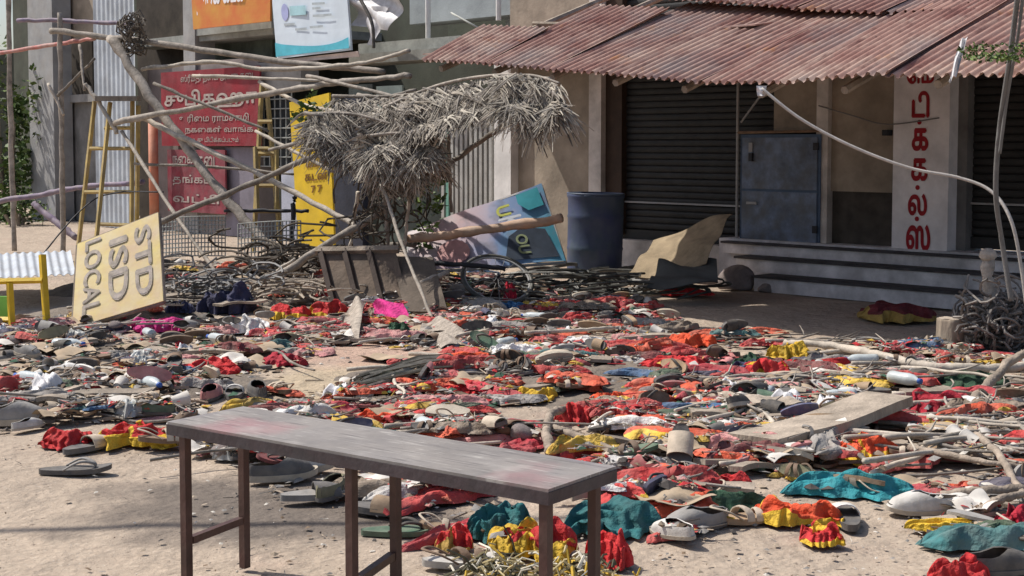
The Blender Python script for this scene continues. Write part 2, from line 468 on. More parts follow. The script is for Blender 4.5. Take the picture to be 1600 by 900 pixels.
# rusty corrugated roof
def rust_mat():
    m = bpy.data.materials.new('rusty_tin'); m.use_nodes = True
    N, L = m.node_tree.nodes, m.node_tree.links
    p = N['Principled BSDF']; p.inputs['Roughness'].default_value = 0.78; p.inputs['Specular IOR Level'].default_value = 0.25
    tc = N.new('ShaderNodeTexCoord'); oi = N.new('ShaderNodeObjectInfo')
    ml = N.new('ShaderNodeMath'); ml.operation = 'MULTIPLY'; ml.inputs[1].default_value = 53; L.new(oi.outputs['Random'], ml.inputs[0])
    ad = N.new('ShaderNodeVectorMath'); ad.operation = 'ADD'; L.new(tc.outputs['Object'], ad.inputs[0]); L.new(ml.outputs[0], ad.inputs[1])
    def noise(sc, st, det=6, ro=0.65):
        mp = N.new('ShaderNodeMapping'); mp.inputs['Scale'].default_value = st; L.new(ad.outputs[0], mp.inputs['Vector'])
        n = N.new('ShaderNodeTexNoise'); n.inputs['Scale'].default_value = sc; n.inputs['Detail'].default_value = det; n.inputs['Roughness'].default_value = ro
        L.new(mp.outputs['Vector'], n.inputs['Vector']); return n.outputs['Fac']
    def rng(v, a, b_, hi):
        r = N.new('ShaderNodeMapRange'); r.inputs['From Min'].default_value = a; r.inputs['From Max'].default_value = b_; r.inputs['To Max'].default_value = hi
        L.new(v, r.inputs['Value']); return r.outputs[0]
    def mix(f, A, B):
        x = N.new('ShaderNodeMix'); x.data_type = 'RGBA'; L.new(f, x.inputs['Factor'])
        for k, c in (('A', A), ('B', B)):
            if isinstance(c, tuple): x.inputs[k].default_value = (*c, 1)
            else: L.new(c, x.inputs[k])
        return x.outputs['Result']
    c = mix(rng(noise(2.2, (1, .45, 1)), .35, .65, 1), (0.25, 0.115, 0.095), (0.40, 0.255, 0.21))
    c = mix(rng(noise(1.3, (1.3, .5, 1)), .47, .62, 0.75), c, (0.50, 0.375, 0.305))
    c = mix(rng(noise(5, (2.2, .35, 1), 7, .7), .52, .68, 0.8), c, (0.12, 0.05, 0.045))
    c = mix(rng(noise(2.7, (1, .6, 1)), .60, .70, 0.6), c, (0.45, 0.20, 0.07))
    c = mix(rng(noise(.9, (1, .4, 1), 7, .7), .54, .66, 0.6), c, (0.30, 0.26, 0.245))
    c = mix(rng(noise(16, (1, .8, 1), 3), .68, .76, 0.8), c, (0.06, 0.03, 0.03))
    L.new(c, p.inputs['Base Color'])
    bp = N.new('ShaderNodeBump'); bp.inputs['Strength'].default_value = 0.25; bp.inputs['Distance'].default_value = 0.01
    L.new(noise(45, (1, .6, 1)), bp.inputs['Height']); L.new(bp.outputs['Normal'], p.inputs['Normal'])
    return m
M_rust = rust_mat()
WE = 3.35
EAVE = [(655, 95), (672, 96), (760, 101), (860, 110), (950, 117), (1020, 121), (1075, 130), (1160, 134), (1235, 131), (1330, 124), (1420, 114), (1500, 119), (1640, 118)]
er = [FP(u, v, WE) for u, v in EAVE]
e_r = [a for a, _ in er]; e_z = [b_ for _, b_ in er]
roof = link('corrugated_roof', None, shop); roof.matrix_parent_inverse = shop.matrix_world.inverted(); roof.location = F(0, WE, 1.7)
bpy.context.view_layer.update()
def sheet_mesh(name, width, length, pitch=0.076, amp=0.016, ny=9):
    nx = int(width / pitch * 8)
    b = MB()
    P = [[Vector((width * i / nx, length * j / ny + (0.012 * math.sin(i * 2.1) + 0.01 * math.sin(i * .37)) * (1 if j == 0 else 0), amp * math.cos(2 * math.pi * width * i / nx / pitch) + 0.006 * math.sin(3.1 * j / ny + 2 * i / nx))) for j in range(ny + 1)] for i in range(nx + 1)]
    b.grid(P)
    Q = [[p - Vector((0, 0, 0.0025)) for p in row] for row in P]
    b.grid(Q[::-1])
    e = [[P[i][0], Q[i][0]] for i in range(nx + 1)]
    b.grid(e[::-1])
    return b.mesh(name, M_rust, smooth=True)
SH = [sheet_mesh('roof_sheet', 0.84, L_) for L_ in (3.3, 3.4, 3.25)]
SHU = [sheet_mesh('roof_sheet', 0.84, 3.1)]
def put_sheet(me, origin, xdir, ydir):
    x = xdir.normalized(); z = x.cross(ydir).normalized(); y = z.cross(x)
    M = Matrix((x, y, z)).transposed().to_4x4(); M.translation = origin
    o = link('roof_sheet', me); o.matrix_world = M
    bpy.context.view_layer.update()
    o.parent = roof; o.matrix_parent_inverse = roof.matrix_world.inverted()
    return o
r = e_r[0]; k = 0
while r < e_r[-1]:
    za, zb = np.interp([r, r + 0.8], e_r, e_z)
    sl = 0.36 + 0.12 * max(0, 1 - (r - e_r[0]) / 1.6) + rnd.uniform(-.003, .003)
    lift = 0.004 * (k % 2) + rnd.uniform(0, .006)
    org = F(r, WE + rnd.uniform(-.03, .03), za + lift)
    o = put_sheet(SH[k % 3], org, F(r + .8, WE, zb + lift) - F(r, WE, za + lift), -NW + Vector((0, 0, sl)) + RT * rnd.uniform(-.004, .004))
    lv = 3.3
    while lv > .5:                          # the sheets at the far end are cut short along a slanting line
        pu, pv = project(org + RT * .4 + (-NW + Vector((0, 0, sl))).normalized() * lv)
        if pv > np.interp(pu, [600, 690, 760, 950, 1050, 1200], [92, 74, 42, 6, -4, -60]): break
        lv -= .05
    lv = min(lv, 1.9)
    o.scale.y = lv / 3.3
    if True:                            # unseen level tin added behind the crest to stop sun leaking in
        yd = (-NW + Vector((0, 0, sl))).normalized()
        o2 = put_sheet(SH[k % 3], org + yd * (lv - .1) - Vector((0, 0, .02)), F(r + .8, WE, zb + lift) - F(r, WE, za + lift), -NW + Vector((0, 0, -.02)))
        o2.scale.y = (WE + .35 - lv * .9) / 3.3
    r += 0.765; k += 1
# upper row, its lower edge lapping over the first
UPE = [(1010, -4), (1100, 2), (1180, 9), (1260, 17), (1330, 21), (1400, 22), (1450, 20), (1540, 17), (1680, 12)]
WU = WE - 1.5
ur = [FP(u, v, WU) for u, v in UPE]
u_r = [a for a, _ in ur]; u_z = [b_ for _, b_ in ur]
r = u_r[0]; k = 0
while r < u_r[-1]:
    za, zb = np.interp([r, r + 0.8], u_r, u_z)
    lift = 0.004 * (k % 2) + rnd.uniform(0, .006)
    put_sheet(SHU[0], F(r, WU + rnd.uniform(-.05, .05), za + lift), F(r + .8, WU, zb + lift) - F(r, WU, za + lift), -NW + Vector((0, 0, 0.33)))
    r += 0.765; k += 1
# rafters and purlins under the tin, and a wall plate
for i in range(9):
    rr = lerp(e_r[0] + .15, e_r[-1] - .1, i / 8)
    za = float(np.interp(rr, e_r, e_z))
    b = MB().tube([F(rr, WE - .12, za - .06), F(rr, 0.05, za - .06 + .36 * (WE - .17))], 0.03, 6)
    o = b.build('rafter', M_wood); o.parent = roof; o.matrix_parent_inverse = roof.matrix_world.inverted()
for ww in (WE - .3, WE - 1.3):
    pts = [F(a, ww, float(np.interp(a, e_r, e_z)) - .02 + .34 * (WE - ww) - .02) for a in np.linspace(e_r[0] + .1, e_r[-1], 14)]
    o = MB().tube(pts, 0.022, 6).build('purlin', M_wood); o.parent = roof; o.matrix_parent_inverse = roof.matrix_world.inverted()

# flat tin added to keep sun off the shopfront; a narrow strip shows past the roof's end
for i_, (ra, rb, wa, za, wb, zb) in enumerate(((-2.45, 0.2, 2.2, 2.28, -.28, 2.62), (0.19, 3.3, 2.2, 2.12, -.28, 2.5), (-5.0, -2.44, 1.25, 2.33, -.28, 2.5))):
    b = MB().hexa([F(ra, wa, za), F(rb, wa, za), F(rb, wb, zb), F(ra, wb, zb), F(ra, wa, za + .012), F(rb, wa, za + .012), F(rb, wb, zb + .012), F(ra, wb, zb + .012)])
    o = b.build('sun_block_sheet', M_rust); o.parent = roof; o.matrix_parent_inverse = roof.matrix_world.inverted()

# ------------------------------------------------------------------ neighbouring building further along the street
M_dk = mat('dim_green_plaster', (0.075, 0.085, 0.065), 0.9, 0.4, 1.5, dust=0.2, dustcol=(0.12, 0.10, 0.08))
M_brown = mat('brown_plank_shutter', (0.06, 0.048, 0.038), 0.8, 0.4, 4)
M_slab = mat('pale_slab_edge', (0.33, 0.34, 0.32), 0.9, 0.35, 3)
M_bluesheet = mat('pale_blue_tin', (0.47, 0.52, 0.58), 0.6, 0.25, 3, dust=0.25, dustcol=(0.3, 0.28, 0.25))
nb = thing('street_building', 'grey two-storey building with columns behind the collapsed pole frame', 'building', loc=F(R(300), 0, 0))
bpy.context.view_layer.update()
def npart(name, m, args, parent=None):
    b = MB()
    for a in args: b.fbox(*a)
    o = b.build(name, m); o.parent = parent or nb; o.matrix_parent_inverse = (parent or nb).matrix_world.inverted()
    return o
def npx(name, m, u0, u1, v0, v1, w, th, parent=None, zmin=None):
    r0, r1, z0, z1 = FB(u0, u1, v0, v1, w)
    if zmin is not None: z0 = zmin
    return npart(name, m, [(r0, r1, w - th, w, z0, z1)], parent)
npart('back_wall', M_dk, [(R(-120), R(1230, 0), -2.2, -2.0, 0, 6.5)])
zsl = FP(360, 48, -0.1)[1]
npart('floor_slab', M_slab, [(R(200), R(424), -2.0, -0.05, zsl - 0.12, zsl)])
npx('column', M_grey_paint, 45, 83, -80, 330, 0.05, 0.35, zmin=0)
npx('wall', mat('stained_grey_wall', (0.27, 0.26, 0.25), 0.9, 0.5, 1.6, dust=0.3, dustcol=(0.10, 0.09, 0.08)), 83, 150, 160, 360, -0.35, 0.2, zmin=0)
npx('wall', M_beige, 83, 150, -60, 62, -0.35, 0.2)
npx('lintel', M_concrete, 80, 152, 148, 160, -0.25, 0.4)
npx('wall', M_brown, 83, 150, 62, 150, -0.8, 0.1)
npx('shutter', M_brown, 214, 288, -70, 170, -0.55, 0.1, zmin=0)
npx('column', M_grey_paint, 286, 304, -70, 130, 0.02, 0.35, zmin=0)
npx('wall', mat('dusty_pink_wall', (0.26, 0.225, 0.215), 0.9, 0.35, 2, dust=0.2, dustcol=(0.2, 0.17, 0.16)), 232, 405, 96, 345, -0.02, 0.3, zmin=0)
npx('wall', mat('violet_grey_wall', (0.23, 0.21, 0.25), 0.9, 0.3, 2), 352, 402, 230, 340, 0.02, 0.06, zmin=0)
npx('fascia', M_slab, 306, 424, 36, 50, 0.0, 0.5)
npx('window_recess', mat('sea_green_recess', (0.12, 0.14, 0.12), 0.8, 0.4, 3), 304, 426, 50, 100, -0.6, 0.1)
npx('wall', M_concrete, 404, 470, 96, 140, 0.0, 0.3)
npx('door', mat('navy_door', (0.045, 0.05, 0.075), 0.7, 0.3, 3), 516, 566, 150, 395, -0.05, 0.1, zmin=0)
npx('wall', mat('grey_green_wall', (0.10, 0.115, 0.10), 0.9, 0.3, 2), 566, 690, 150, 395, -0.15, 0.1, zmin=0)
wd = npx('window', mat('pale_green_pane', (0.40, 0.48, 0.44), 0.4, 0.2, 4), 588, 628, 134, 176, -0.1, 0.03)
npx('window', mat('dark_pane', (0.05, 0.06, 0.06), 0.3, 0.3, 4), 545, 582, 132, 172, -0.1, 0.03)
# iron grille between the ladder and the yellow board
gr = npx('window', mat('dark_recess', (0.04, 0.045, 0.05), 0.8, 0.3, 4), 404, 456, 140, 260, -0.1, 0.05)
r0, r1, z0, z1 = FB(404, 456, 140, 260, -0.05)
for i in range(7):
    a = lerp(r0, r1, i / 6); npart('grille_bar', M_slab, [(a - .008, a + .008, -0.06, -0.045, z0, z1)], gr)
for i in range(9):
    a = lerp(z0, z1, i / 8); npart('grille_bar', M_slab, [(r0, r1, -0.045, -0.03, a - .008, a + .008)], gr)
npx('wall', mat('pale_blue_wall', (0.40, 0.42, 0.50), 0.9, 0.3, 2), 440, 470, 262, 395, 0.0, 0.2, zmin=0)
# upper storey seen over the tin roof: ledge, slab edge, posts
npx('ledge', M_slab, 560, 720, 62, 80, -0.1, 0.6)
npx('ledge', mat('weathered_ledge', (0.25, 0.25, 0.23), 0.9, 0.4, 3), 545, 690, 80, 96, 0.05, 0.5)
npx('balcony_slab', mat('blue_grey_slab', (0.36, 0.39, 0.40), 0.9, 0.25, 2), 640, 1140, -40, 14, -0.7, 0.4)
npx('wall', mat('dim_olive_wall', (0.10, 0.11, 0.085), 0.9, 0.3, 2), 700, 1010, 12, 80, -1.5, 0.1)
npx('parapet', mat('pale_parapet', (0.42, 0.44, 0.44), 0.9, 0.25, 2), 790, 1180, -30, 40, -1.1, 0.15)
for u, v0, v1 in ((669, -30, 80), (779, -40, 32)):
    r_, z_ = FP(u, v1, -0.3)
    o = MB().tube([F(r_, -0.3, z_), F(r_, -0.3, FP(u, v0, -0.3)[1])], 0.032, 8).build('post', M_white); o.parent = nb; o.matrix_parent_inverse = nb.matrix_world.inverted()
# corrugated screen, white pillar
npx('pillar', M_white, 772, 798, 100, 400, 0.12, 0.4, zmin=0)
gate = npx('steel_screen', mat('screen_dark', (0.05, 0.055, 0.05), 0.8, 0.3, 3), 690, 772, 170, 400, 0.0, 0.05, zmin=0)
rr0, rr1, zz0, zz1 = FB(690, 772, 185, 400, 0.03)
M_slat = mat('grey_screen_slat', (0.36, 0.36, 0.35), 0.7, 0.3, 3, dust=0.2)
M_slatg = mat('green_screen_slat', (0.14, 0.30, 0.24), 0.7, 0.3, 3)
for i in range(11):
    a = lerp(rr0, rr1, i / 11)
    npart('slat', M_slatg if i == 1 else M_slat, [(a, a + (rr1 - rr0) / 11 * 0.55, 0.0, 0.035, 0, zz1)], gate)

def place_sheet(name, label, corners, m, ribs, amp=0.012, cat='tin sheet', vertical=True):
    nrm = (corners[1] - corners[0]).cross(corners[3] - corners[0]).normalized()
    n = ribs * 6
    b = MB()
    P = []
    for i in range(n + 1):
        s = i / n
        off = nrm * (amp * math.cos(2 * math.pi * ribs * s))
        if vertical: P.append([bil(corners, s, j / 4) + off for j in range(5)])
        else: P.append([bil(corners, j / 4, s) + off for j in range(5)][::-1])
    b.grid(P)
    b.grid([[p - nrm * 0.003 for p in row] for row in P][::-1])
    o = b.build(name, m, smooth=True, origin=corners[0])
    return tag(o, label, cat)
c = fcorners(149, 213, -30, 360, 0.25); c[0].z = c[1].z = 0
place_sheet('tin_sheet', 'tall pale blue corrugated tin sheet standing behind the folding ladder', c, M_bluesheet, 9)

# hanging and fixed signs
M_red_board = mat('red_sign_paint', (0.25, 0.010, 0.022), 0.7, 0.3, 3, dust=0.15, dustcol=(0.3, 0.2, 0.2))
M_cream_let = mat('faded_cream_lettering', (0.42, 0.35, 0.32), 0.8, 0.3, 9)
def sign(name, label, corners, m, th=0.03, **k):
    e = thing(name, label, 'sign', loc=(corners[0] + corners[1]) / 2)
    bpy.context.view_layer.update()
    bo, nrm = board('board', corners, th, m, None, **k)
    bo.parent = e; bo.matrix_parent_inverse = e.matrix_world.inverted()
    return e, nrm
def st(e, *a, **k):
    o = board_text(None, *a, **k); o.parent = e; o.matrix_parent_inverse = e.matrix_world.inverted(); return o
c = fcorners(252, 406, 108, 228, 0.12)
e, nn = sign('shop_sign', 'dark red shop sign with cream Tamil lettering fixed on the pink wall', c, M_red_board)
st(e, c, (0.22, 0.97, 0.82, 0.95), 'ஸ்ரீமதி நைக அடகு கைட', M_cream_let, nn, bold=0.012)
st(e, c, (0.04, 0.98, 0.46, 0.75), 'சுபிகஹா', M_cream_let, nn, bold=0.025)
st(e, c, (0.20, 0.90, 0.30, 0.42), 'உரிைம ராமசாமி', M_cream_let, nn, bold=0.015)
st(e, c, (0.26, 0.94, 0.15, 0.26), 'நகைகள் வாங்க', M_cream_let, nn, bold=0.015)
st(e, c, (0.30, 0.80, 0.04, 0.12), 'அடகு பிடிக்கப்படும்', M_cream_let, nn, bold=0.01)
c = fcorners(262, 352, 234, 332, 0.12)
e, nn = sign('shop_sign', 'torn lower maroon sign under the big red sign', c, mat('maroon_sign_paint', (0.24, 0.02, 0.04), 0.7, 0.4, 4, dust=0.35, dustcol=(0.22, 0.15, 0.15)))
st(e, c, (0.1, 0.46, 0.72, 0.9), 'நைக', M_cream_let, nn, bold=0.02)
st(e, c, (0.54, 0.9, 0.72, 0.9), 'கைட', M_cream_let, nn, bold=0.02)
st(e, c, (0.1, 0.8, 0.42, 0.6), 'தங்கம்', M_cream_let, nn, bold=0.02)
st(e, c, (0.1, 0.9, 0.15, 0.3), 'வட்டி', M_cream_let, nn, bold=0.02)
c = [F(*FP(302, 46, 0.35)[:1], 0.35, FP(302, 46, 0.35)[1]), F(FP(421, 33, 0.35)[0], 0.35, FP(421, 33, 0.35)[1]), F(FP(424, -70, 0.35)[0], 0.35, FP(424, -70, 0.35)[1]), F(FP(298, -60, 0.35)[0], 0.35, FP(298, -60, 0.35)[1])]
M_orange = mat('orange_banner_print', (0.62, 0.16, 0.05), 0.5, 0.3, 2.5, col2=(0.62, 0.30, 0.06), bump=0)
e, nn = sign('banner_board', 'orange banner with white Tamil lettering above the greenish recess', c, M_orange, wav=0.01)
M_wlet = mat('white_print', (0.85, 0.82, 0.84), 0.6, 0.1, 8, bump=0)
st(e, c, (0.06, 0.74, 0.20, 0.62), 'நைக கடகு', M_wlet, nn, bold=0.03)
c = [F(FP(433, 92, 0.5)[0], 0.5, FP(433, 92, 0.5)[1]), F(FP(547, 78, 0.5)[0], 0.5, FP(547, 78, 0.5)[1]), F(FP(540, -60, 0.5)[0], 0.5, FP(540, -60, 0.5)[1]), F(FP(422, -60, 0.5)[0], 0.5, FP(422, -60, 0.5)[1])]
M_pb = mat('pale_blue_print', (0.66, 0.74, 0.82), 0.5, 0.08, 3, bump=0)
e, nn = sign('poster_board', 'pale blue and white poster board with a turquoise wave along its foot', c, M_pb, wav=0.012)
M_turq = mat('turquoise_print', (0.10, 0.48, 0.60), 0.5, 0.2, 4, bump=0)
def on_board(e, c, poly, m, nn, lift, name='print'):
    vs = [bil(c, s, t) + nn * lift for s, t in poly]
    o = MB().add(vs, [tuple(range(len(vs)))]).build(name, m); o.parent = e; o.matrix_parent_inverse = e.matrix_world.inverted(); return o
up = [(i / 12, 0.165 - 0.085 * math.sin(math.pi * i / 12) ** 0.8 + .02 * math.sin(5 * i / 12)) for i in range(13)]
lo = [(i / 12, 0.02) for i in range(12, -1, -1)]
on_board(e, c, up + lo, M_turq, nn, 0.016)
M_lil = mat('lilac_print', (0.42, 0.45, 0.72), 0.5, 0.2, 4, bump=0)
on_board(e, c, [(0.17 + .05 * math.cos(a), 0.47 + .09 * math.sin(a)) for a in np.linspace(0, 6.28, 14)[:-1]], M_lil, nn, 0.016)
M_aq = mat('aqua_print', (0.42, 0.66, 0.72), 0.5, 0.2, 4, bump=0)
on_board(e, c, [(0.24, .43), (.46, .43), (.46, .53), (.24, .53)], M_aq, nn, 0.016)
M_gl = mat('grey_print', (0.45, 0.50, 0.53), 0.5, 0.2, 9, bump=0)
for s0, s1, t in ((.55, .72, .53), (.55, .66, .48), (.3, .46, .27), (.5, .68, .28), (.15, .3, .33), (.55, .8, .4)):
    on_board(e, c, [(s0, t), (s1, t), (s1, t + .025), (s0, t + .025)], M_gl, nn, 0.017)
# pinkish cloth strip under the poster
c = [F(FP(440, 99, 0.45)[0], 0.45, FP(440, 99, 0.45)[1]), F(FP(560, 88, 0.45)[0], 0.45, FP(560, 88, 0.45)[1]), F(FP(560, 80, 0.45)[0], 0.45, FP(560, 80, 0.45)[1]), F(FP(440, 93, 0.45)[0], 0.45, FP(440, 93, 0.45)[1])]
o, _ = board('awning_strip', c, 0.02, mat('pinkish_canvas', (0.6, 0.5, 0.46), 0.9, 0.2, 4), wav=0.01); tag(o, 'pinkish canvas strip below the pale blue poster', 'canvas')
# tall yellow board
c = [F(FP(466, 392, 0.5)[0], 0.5, 0.0), F(FP(522, 372, 0.5)[0], 0.5, 0.03), F(FP(514, 145, 0.5)[0], 0.5, FP(514, 145, 0.5)[1]), F(FP(452, 160, 0.5)[0], 0.5, FP(452, 160, 0.5)[1])]
M_yel = mat('yellow_sign_paint', (0.68, 0.46, 0.02), 0.6, 0.2, 3, dust=0.12, dustcol=(0.5, 0.35, 0.1), bump=0.05)
e, nn = sign('upright_sign', 'tall narrow bright yellow sign board with brown writing beside the ladder', c, M_yel)
M_brn = mat('brown_print', (0.20, 0.10, 0.02), 0.7, 0.2, 8, bump=0)
st(e, c, (0.35, 0.85, 0.53, 0.60), 'வங்கி', M_brn, nn, bold=0.03)
st(e, c, (0.3, 0.9, 0.44, 0.51), 'கடன்', M_brn, nn, bold=0.03)
st(e, c, (0.45, 0.58, 0.36, 0.41), '7', M_brn, nn, bold=0.03)
st(e, c, (0.62, 0.75, 0.36, 0.41), '7', M_brn, nn, bold=0.03)
# orange painted downpipe
r_, z_ = FP(241, 330, 0.3)
o = MB().tube([F(r_, 0.3, 0), F(r_, 0.3, FP(241, 190, 0.3)[1])], 0.075, 12).build('orange_post', mat('orange_post_paint', (0.58, 0.19, 0.10), 0.6, 0.25, 4, dust=0.25), smooth=True)
tag(o, 'orange painted round post left of the red shop sign', 'post')
# ------------------------------------------------------------------ the bench in front
ZB = 0.515
BC = [G(262, 659, ZB), G(857, 765, ZB), G(961, 727, ZB), G(373, 634, ZB)]      # front-left, front-right, back-right, back-left
bd = (BC[1] - BC[0]).normalized(); bn = Vector((-bd.y, bd.x, 0))
blen = ((BC[1] - BC[0]).length + (BC[2] - BC[3]).length) / 2; bwid = ((BC[3] - BC[0]).dot(bn) + (BC[2] - BC[1]).dot(bn)) / 2
BO = BC[1] - bd * blen
def benchP(a, b_, z): return Vector((BO.x, BO.y, 0)) + bd * a + bn * b_ + Vector((0, 0, z))
bench = thing('long_bench', 'long grey-topped steel bench with maroon legs standing on the bare earth', 'bench', loc=benchP(0, 0, 0))
bpy.context.view_layer.update()
def bpart(mb, name, m, **k):
    o = mb.build(name, m, **k); o.parent = bench; o.matrix_parent_inverse = bench.matrix_world.inverted(); return o
def bench_top_mat():
    m = mat('scuffed_grey_bench_top', (0.20, 0.185, 0.18), 0.55, 0.3, 3.5, bump=0.08, dust=0.5, dustcol=(0.29, 0.26, 0.235), stretch=(1, 1, 1))
    N, L = m.node_tree.nodes, m.node_tree.links
    p = N['Principled BSDF']; cur = p.inputs['Base Color'].links[0].from_socket
    tc = N.new('ShaderNodeTexCoord')
    for sc, th, col in ((2.1, .60, (0.50, 0.10, 0.14)), (1.7, .62, (0.30, 0.28, 0.50)), (6, .63, (0.5, 0.47, 0.44))):
        n = N.new('ShaderNodeTexNoise'); n.inputs['Scale'].default_value = sc; n.inputs['Detail'].default_value = 5
        mp = N.new('ShaderNodeMapping'); mp.inputs['Location'].default_value = (sc * 7.3, sc, sc * 2); L.new(tc.outputs['Object'], mp.inputs['Vector']); L.new(mp.outputs[0], n.inputs['Vector'])
        r = N.new('ShaderNodeMapRange'); r.inputs['From Min'].default_value = th - .05; r.inputs['From Max'].default_value = th + .12; r.inputs['To Max'].default_value = 0.35
        L.new(n.outputs['Fac'], r.inputs['Value'])
        x = N.new('ShaderNodeMix'); x.data_type = 'RGBA'; L.new(r.outputs[0], x.inputs['Factor']); L.new(cur, x.inputs['A']); x.inputs['B'].default_value = (*col, 1)
        cur = x.outputs['Result']
    mp = N.new('ShaderNodeMapping'); mp.inputs['Rotation'].default_value = (0, 0, -math.atan2(bd.y, bd.x)); L.new(tc.outputs['Object'], mp.inputs['Vector'])
    m2 = N.new('ShaderNodeMapping'); m2.inputs['Scale'].default_value = (2.2, 30, 1); L.new(mp.outputs[0], m2.inputs['Vector'])
    for sc, lo_, hi_, col in ((3, .58, .66, (.10, .09, .09)), (5, .60, .70, (.52, .49, .45))):
        n = N.new('ShaderNodeTexNoise'); n.inputs['Scale'].default_value = sc; n.inputs['Detail'].default_value = 6; L.new(m2.outputs[0], n.inputs['Vector'])
        r = N.new('ShaderNodeMapRange'); r.inputs['From Min'].default_value = lo_; r.inputs['From Max'].default_value = hi_; r.inputs['To Max'].default_value = .55; L.new(n.outputs['Fac'], r.inputs['Value'])
        x = N.new('ShaderNodeMix'); x.data_type = 'RGBA'; L.new(r.outputs[0], x.inputs['Factor']); L.new(cur, x.inputs['A']); x.inputs['B'].default_value = (*col, 1); cur = x.outputs['Result']
    L.new(cur, p.inputs['Base Color'])
    return m
M_btop = bench_top_mat()
M_bedge = mat('dark_bench_edge', (0.05, 0.048, 0.052), 0.5, 0.4, 6, dust=0.15, dustcol=(0.20, 0.09, 0.10))
M_bleg = mat('maroon_bench_leg', (0.07, 0.03, 0.026), 0.45, 0.45, 8, dust=0.25, dustcol=(0.12, 0.09, 0.075))
bpart(MB().hexa([benchP(a, b_, z) for z in (ZB - .008, ZB) for a, b_ in ((0.002, 0.002), (blen - .002, 0.002), (blen - .002, bwid - .002), (0.002, bwid - .002))]), 'bench_top', M_btop)
for a0, a1, b0, b1 in ((0, blen, 0, .022), (0, blen, bwid - .022, bwid), (0, .022, .022, bwid - .022), (blen - .022, blen, .022, bwid - .022)):
    bpart(MB().hexa([benchP(a, b_, z) for z in (ZB - .040, ZB - .0085) for a, b_ in ((a0, b0), (a1, b0), (a1, b1), (a0, b1))]), 'frame_rail', M_bedge)
def solve_a(u, b_):
    lo, hi = 0., blen
    for _ in range(40):
        mid = (lo + hi) / 2
        if project(benchP(mid, b_, 0.25))[0] < u: lo = mid
        else: hi = mid
    return lo
lt = 0.025
legs = []
for uf, ub in ((291, 378), (550, 618), (853, 928)):
    af = min(max(solve_a(uf, .02), .02), blen - .02); ab = min(max(solve_a(ub, bwid - .02), .02), blen - .02)
    legs.append((af, ab))
    for a, b_ in ((af, .0195), (ab, bwid - .0195)):
        a = min(max(a, lt / 2 + .003), blen - lt / 2 - .003)
        bpart(MB().hexa([benchP(a + dx * lt / 2, b_ + dy * lt / 2, z) for z in (0, ZB - .038) for dx, dy in ((-1, -1), (1, -1), (1, 1), (-1, 1))]), 'leg', M_bleg)
for af, ab in legs:
    z = 0.155
    P0, P1 = benchP(af, .036, z), benchP(ab, bwid - .036, z)
    dd = (P1 - P0).normalized(); sd = Vector((-dd.y, dd.x, 0)) * .011
    bpart(MB().hexa([P0 - sd - Vector((0, 0, .011)), P1 - sd - Vector((0, 0, .011)), P1 + sd - Vector((0, 0, .011)), P0 + sd - Vector((0, 0, .011)),
                     P0 - sd + Vector((0, 0, .011)), P1 - sd + Vector((0, 0, .011)), P1 + sd + Vector((0, 0, .011)), P0 + sd + Vector((0, 0, .011))]), 'stretcher', M_bleg)

# ------------------------------------------------------------------ poles of the collapsed frame
def pole(pts, r0, r1, m, label, name='wooden_pole', cat='pole', n=8, knots=True, group=None, sub=7):
    P = smooth_path([PD(*p) if len(p) == 3 else Vector(p[0]) for p in pts], 8)
    if len(P) == 2:
        P = [lerp(P[0], P[1], i / 12) for i in range(13)]
    k = len(P); rr = random.Random(hash(label) % 9999 if False else len(label) * 31 + int(pts[0][0] if len(pts[0]) == 3 else 5))
    rads = []
    for i in range(k):
        q = .70 * lerp(r0, r1, i / (k - 1)) * (1 + rr.uniform(-.12, .12))
        if knots and i % 5 == 2: q *= 1.14
        rads.append(q)
    P = [p + Vector((rr.uniform(-1, 1), rr.uniform(-1, 1), rr.uniform(-1, 1))) * r0 * .22 for p in P]
    o = MB().tube(P, rads, n).build(name, m, smooth=True, origin=P[0])
    return tag(o, label, cat, group)
def gd(u, v): return G(u, v).y
pole([(12, -40, 17.7), (17, 200, 17.75), (23, 393, gd(23, 393))], .045, .05, M_bamboo, 'weathered upright pole rising in front of the leafy bush')
pole([(93, 20, 16.0), (96, 200, 16.0), (98, 400, 16.0)], .04, .045, M_bamboo, 'pale grey upright pole beside the concrete column')
pole([(28, 32, 16.2), (120, 33, 16), (208, 38, 15.6)], .035, .03, M_purple, 'violet stained pole lashed level near the frame top')
pole([(80, 48, 15.9), (215, 64, 15.4), (420, 93, 14.6), (600, 112, 13.8)], .05, .04, M_bamboo, 'long thick pole sloping from the lashed corner to the thatch')
pole([(-20, 86, 17.6), (70, 72, 16.6), (148, 60, 15.7)], .035, .03, M_red_pole, 'faded red pole across the two uprights')
pole([(222, 108, 15.3), (330, 97, 14.8), (420, 108, 14.4), (560, 100, 13.8), (640, 78, 13.4)], .032, .028, M_pale, 'pale knotted pole lying over the red shop sign')
pole([(172, 58, 15.4), (245, 165, 14.9), (345, 300, 14.3), (432, 398, 13.8)], .075, .065, M_bamboo, 'thick forked trunk slanting down from the lashed corner')
pole([(133, 130, 15.2), (158, 165, 15.1), (183, 208, 15.0)], .03, .035, M_pale, 'short whitish stick tied above the folding ladder')
pole([(190, 205, 15.0), (280, 345, 14.0), (352, 446, gd(352, 446))], .028, .024, M_pale, 'thin pale stick slanting down to the earth behind the yellow board')
pole([(178, 192, 15.0), (400, 150, 14.0), (520, 130, 13.4), (640, 118, 12.8)], .045, .035, M_bamboo, 'long straight pole crossing the red shop sign')
pole([(225, 185, 14.9), (320, 232, 14.4), (440, 290, 13.9), (560, 356, 13.2)], .045, .04, M_pale, 'peeled pole slanting down past the two ladders')
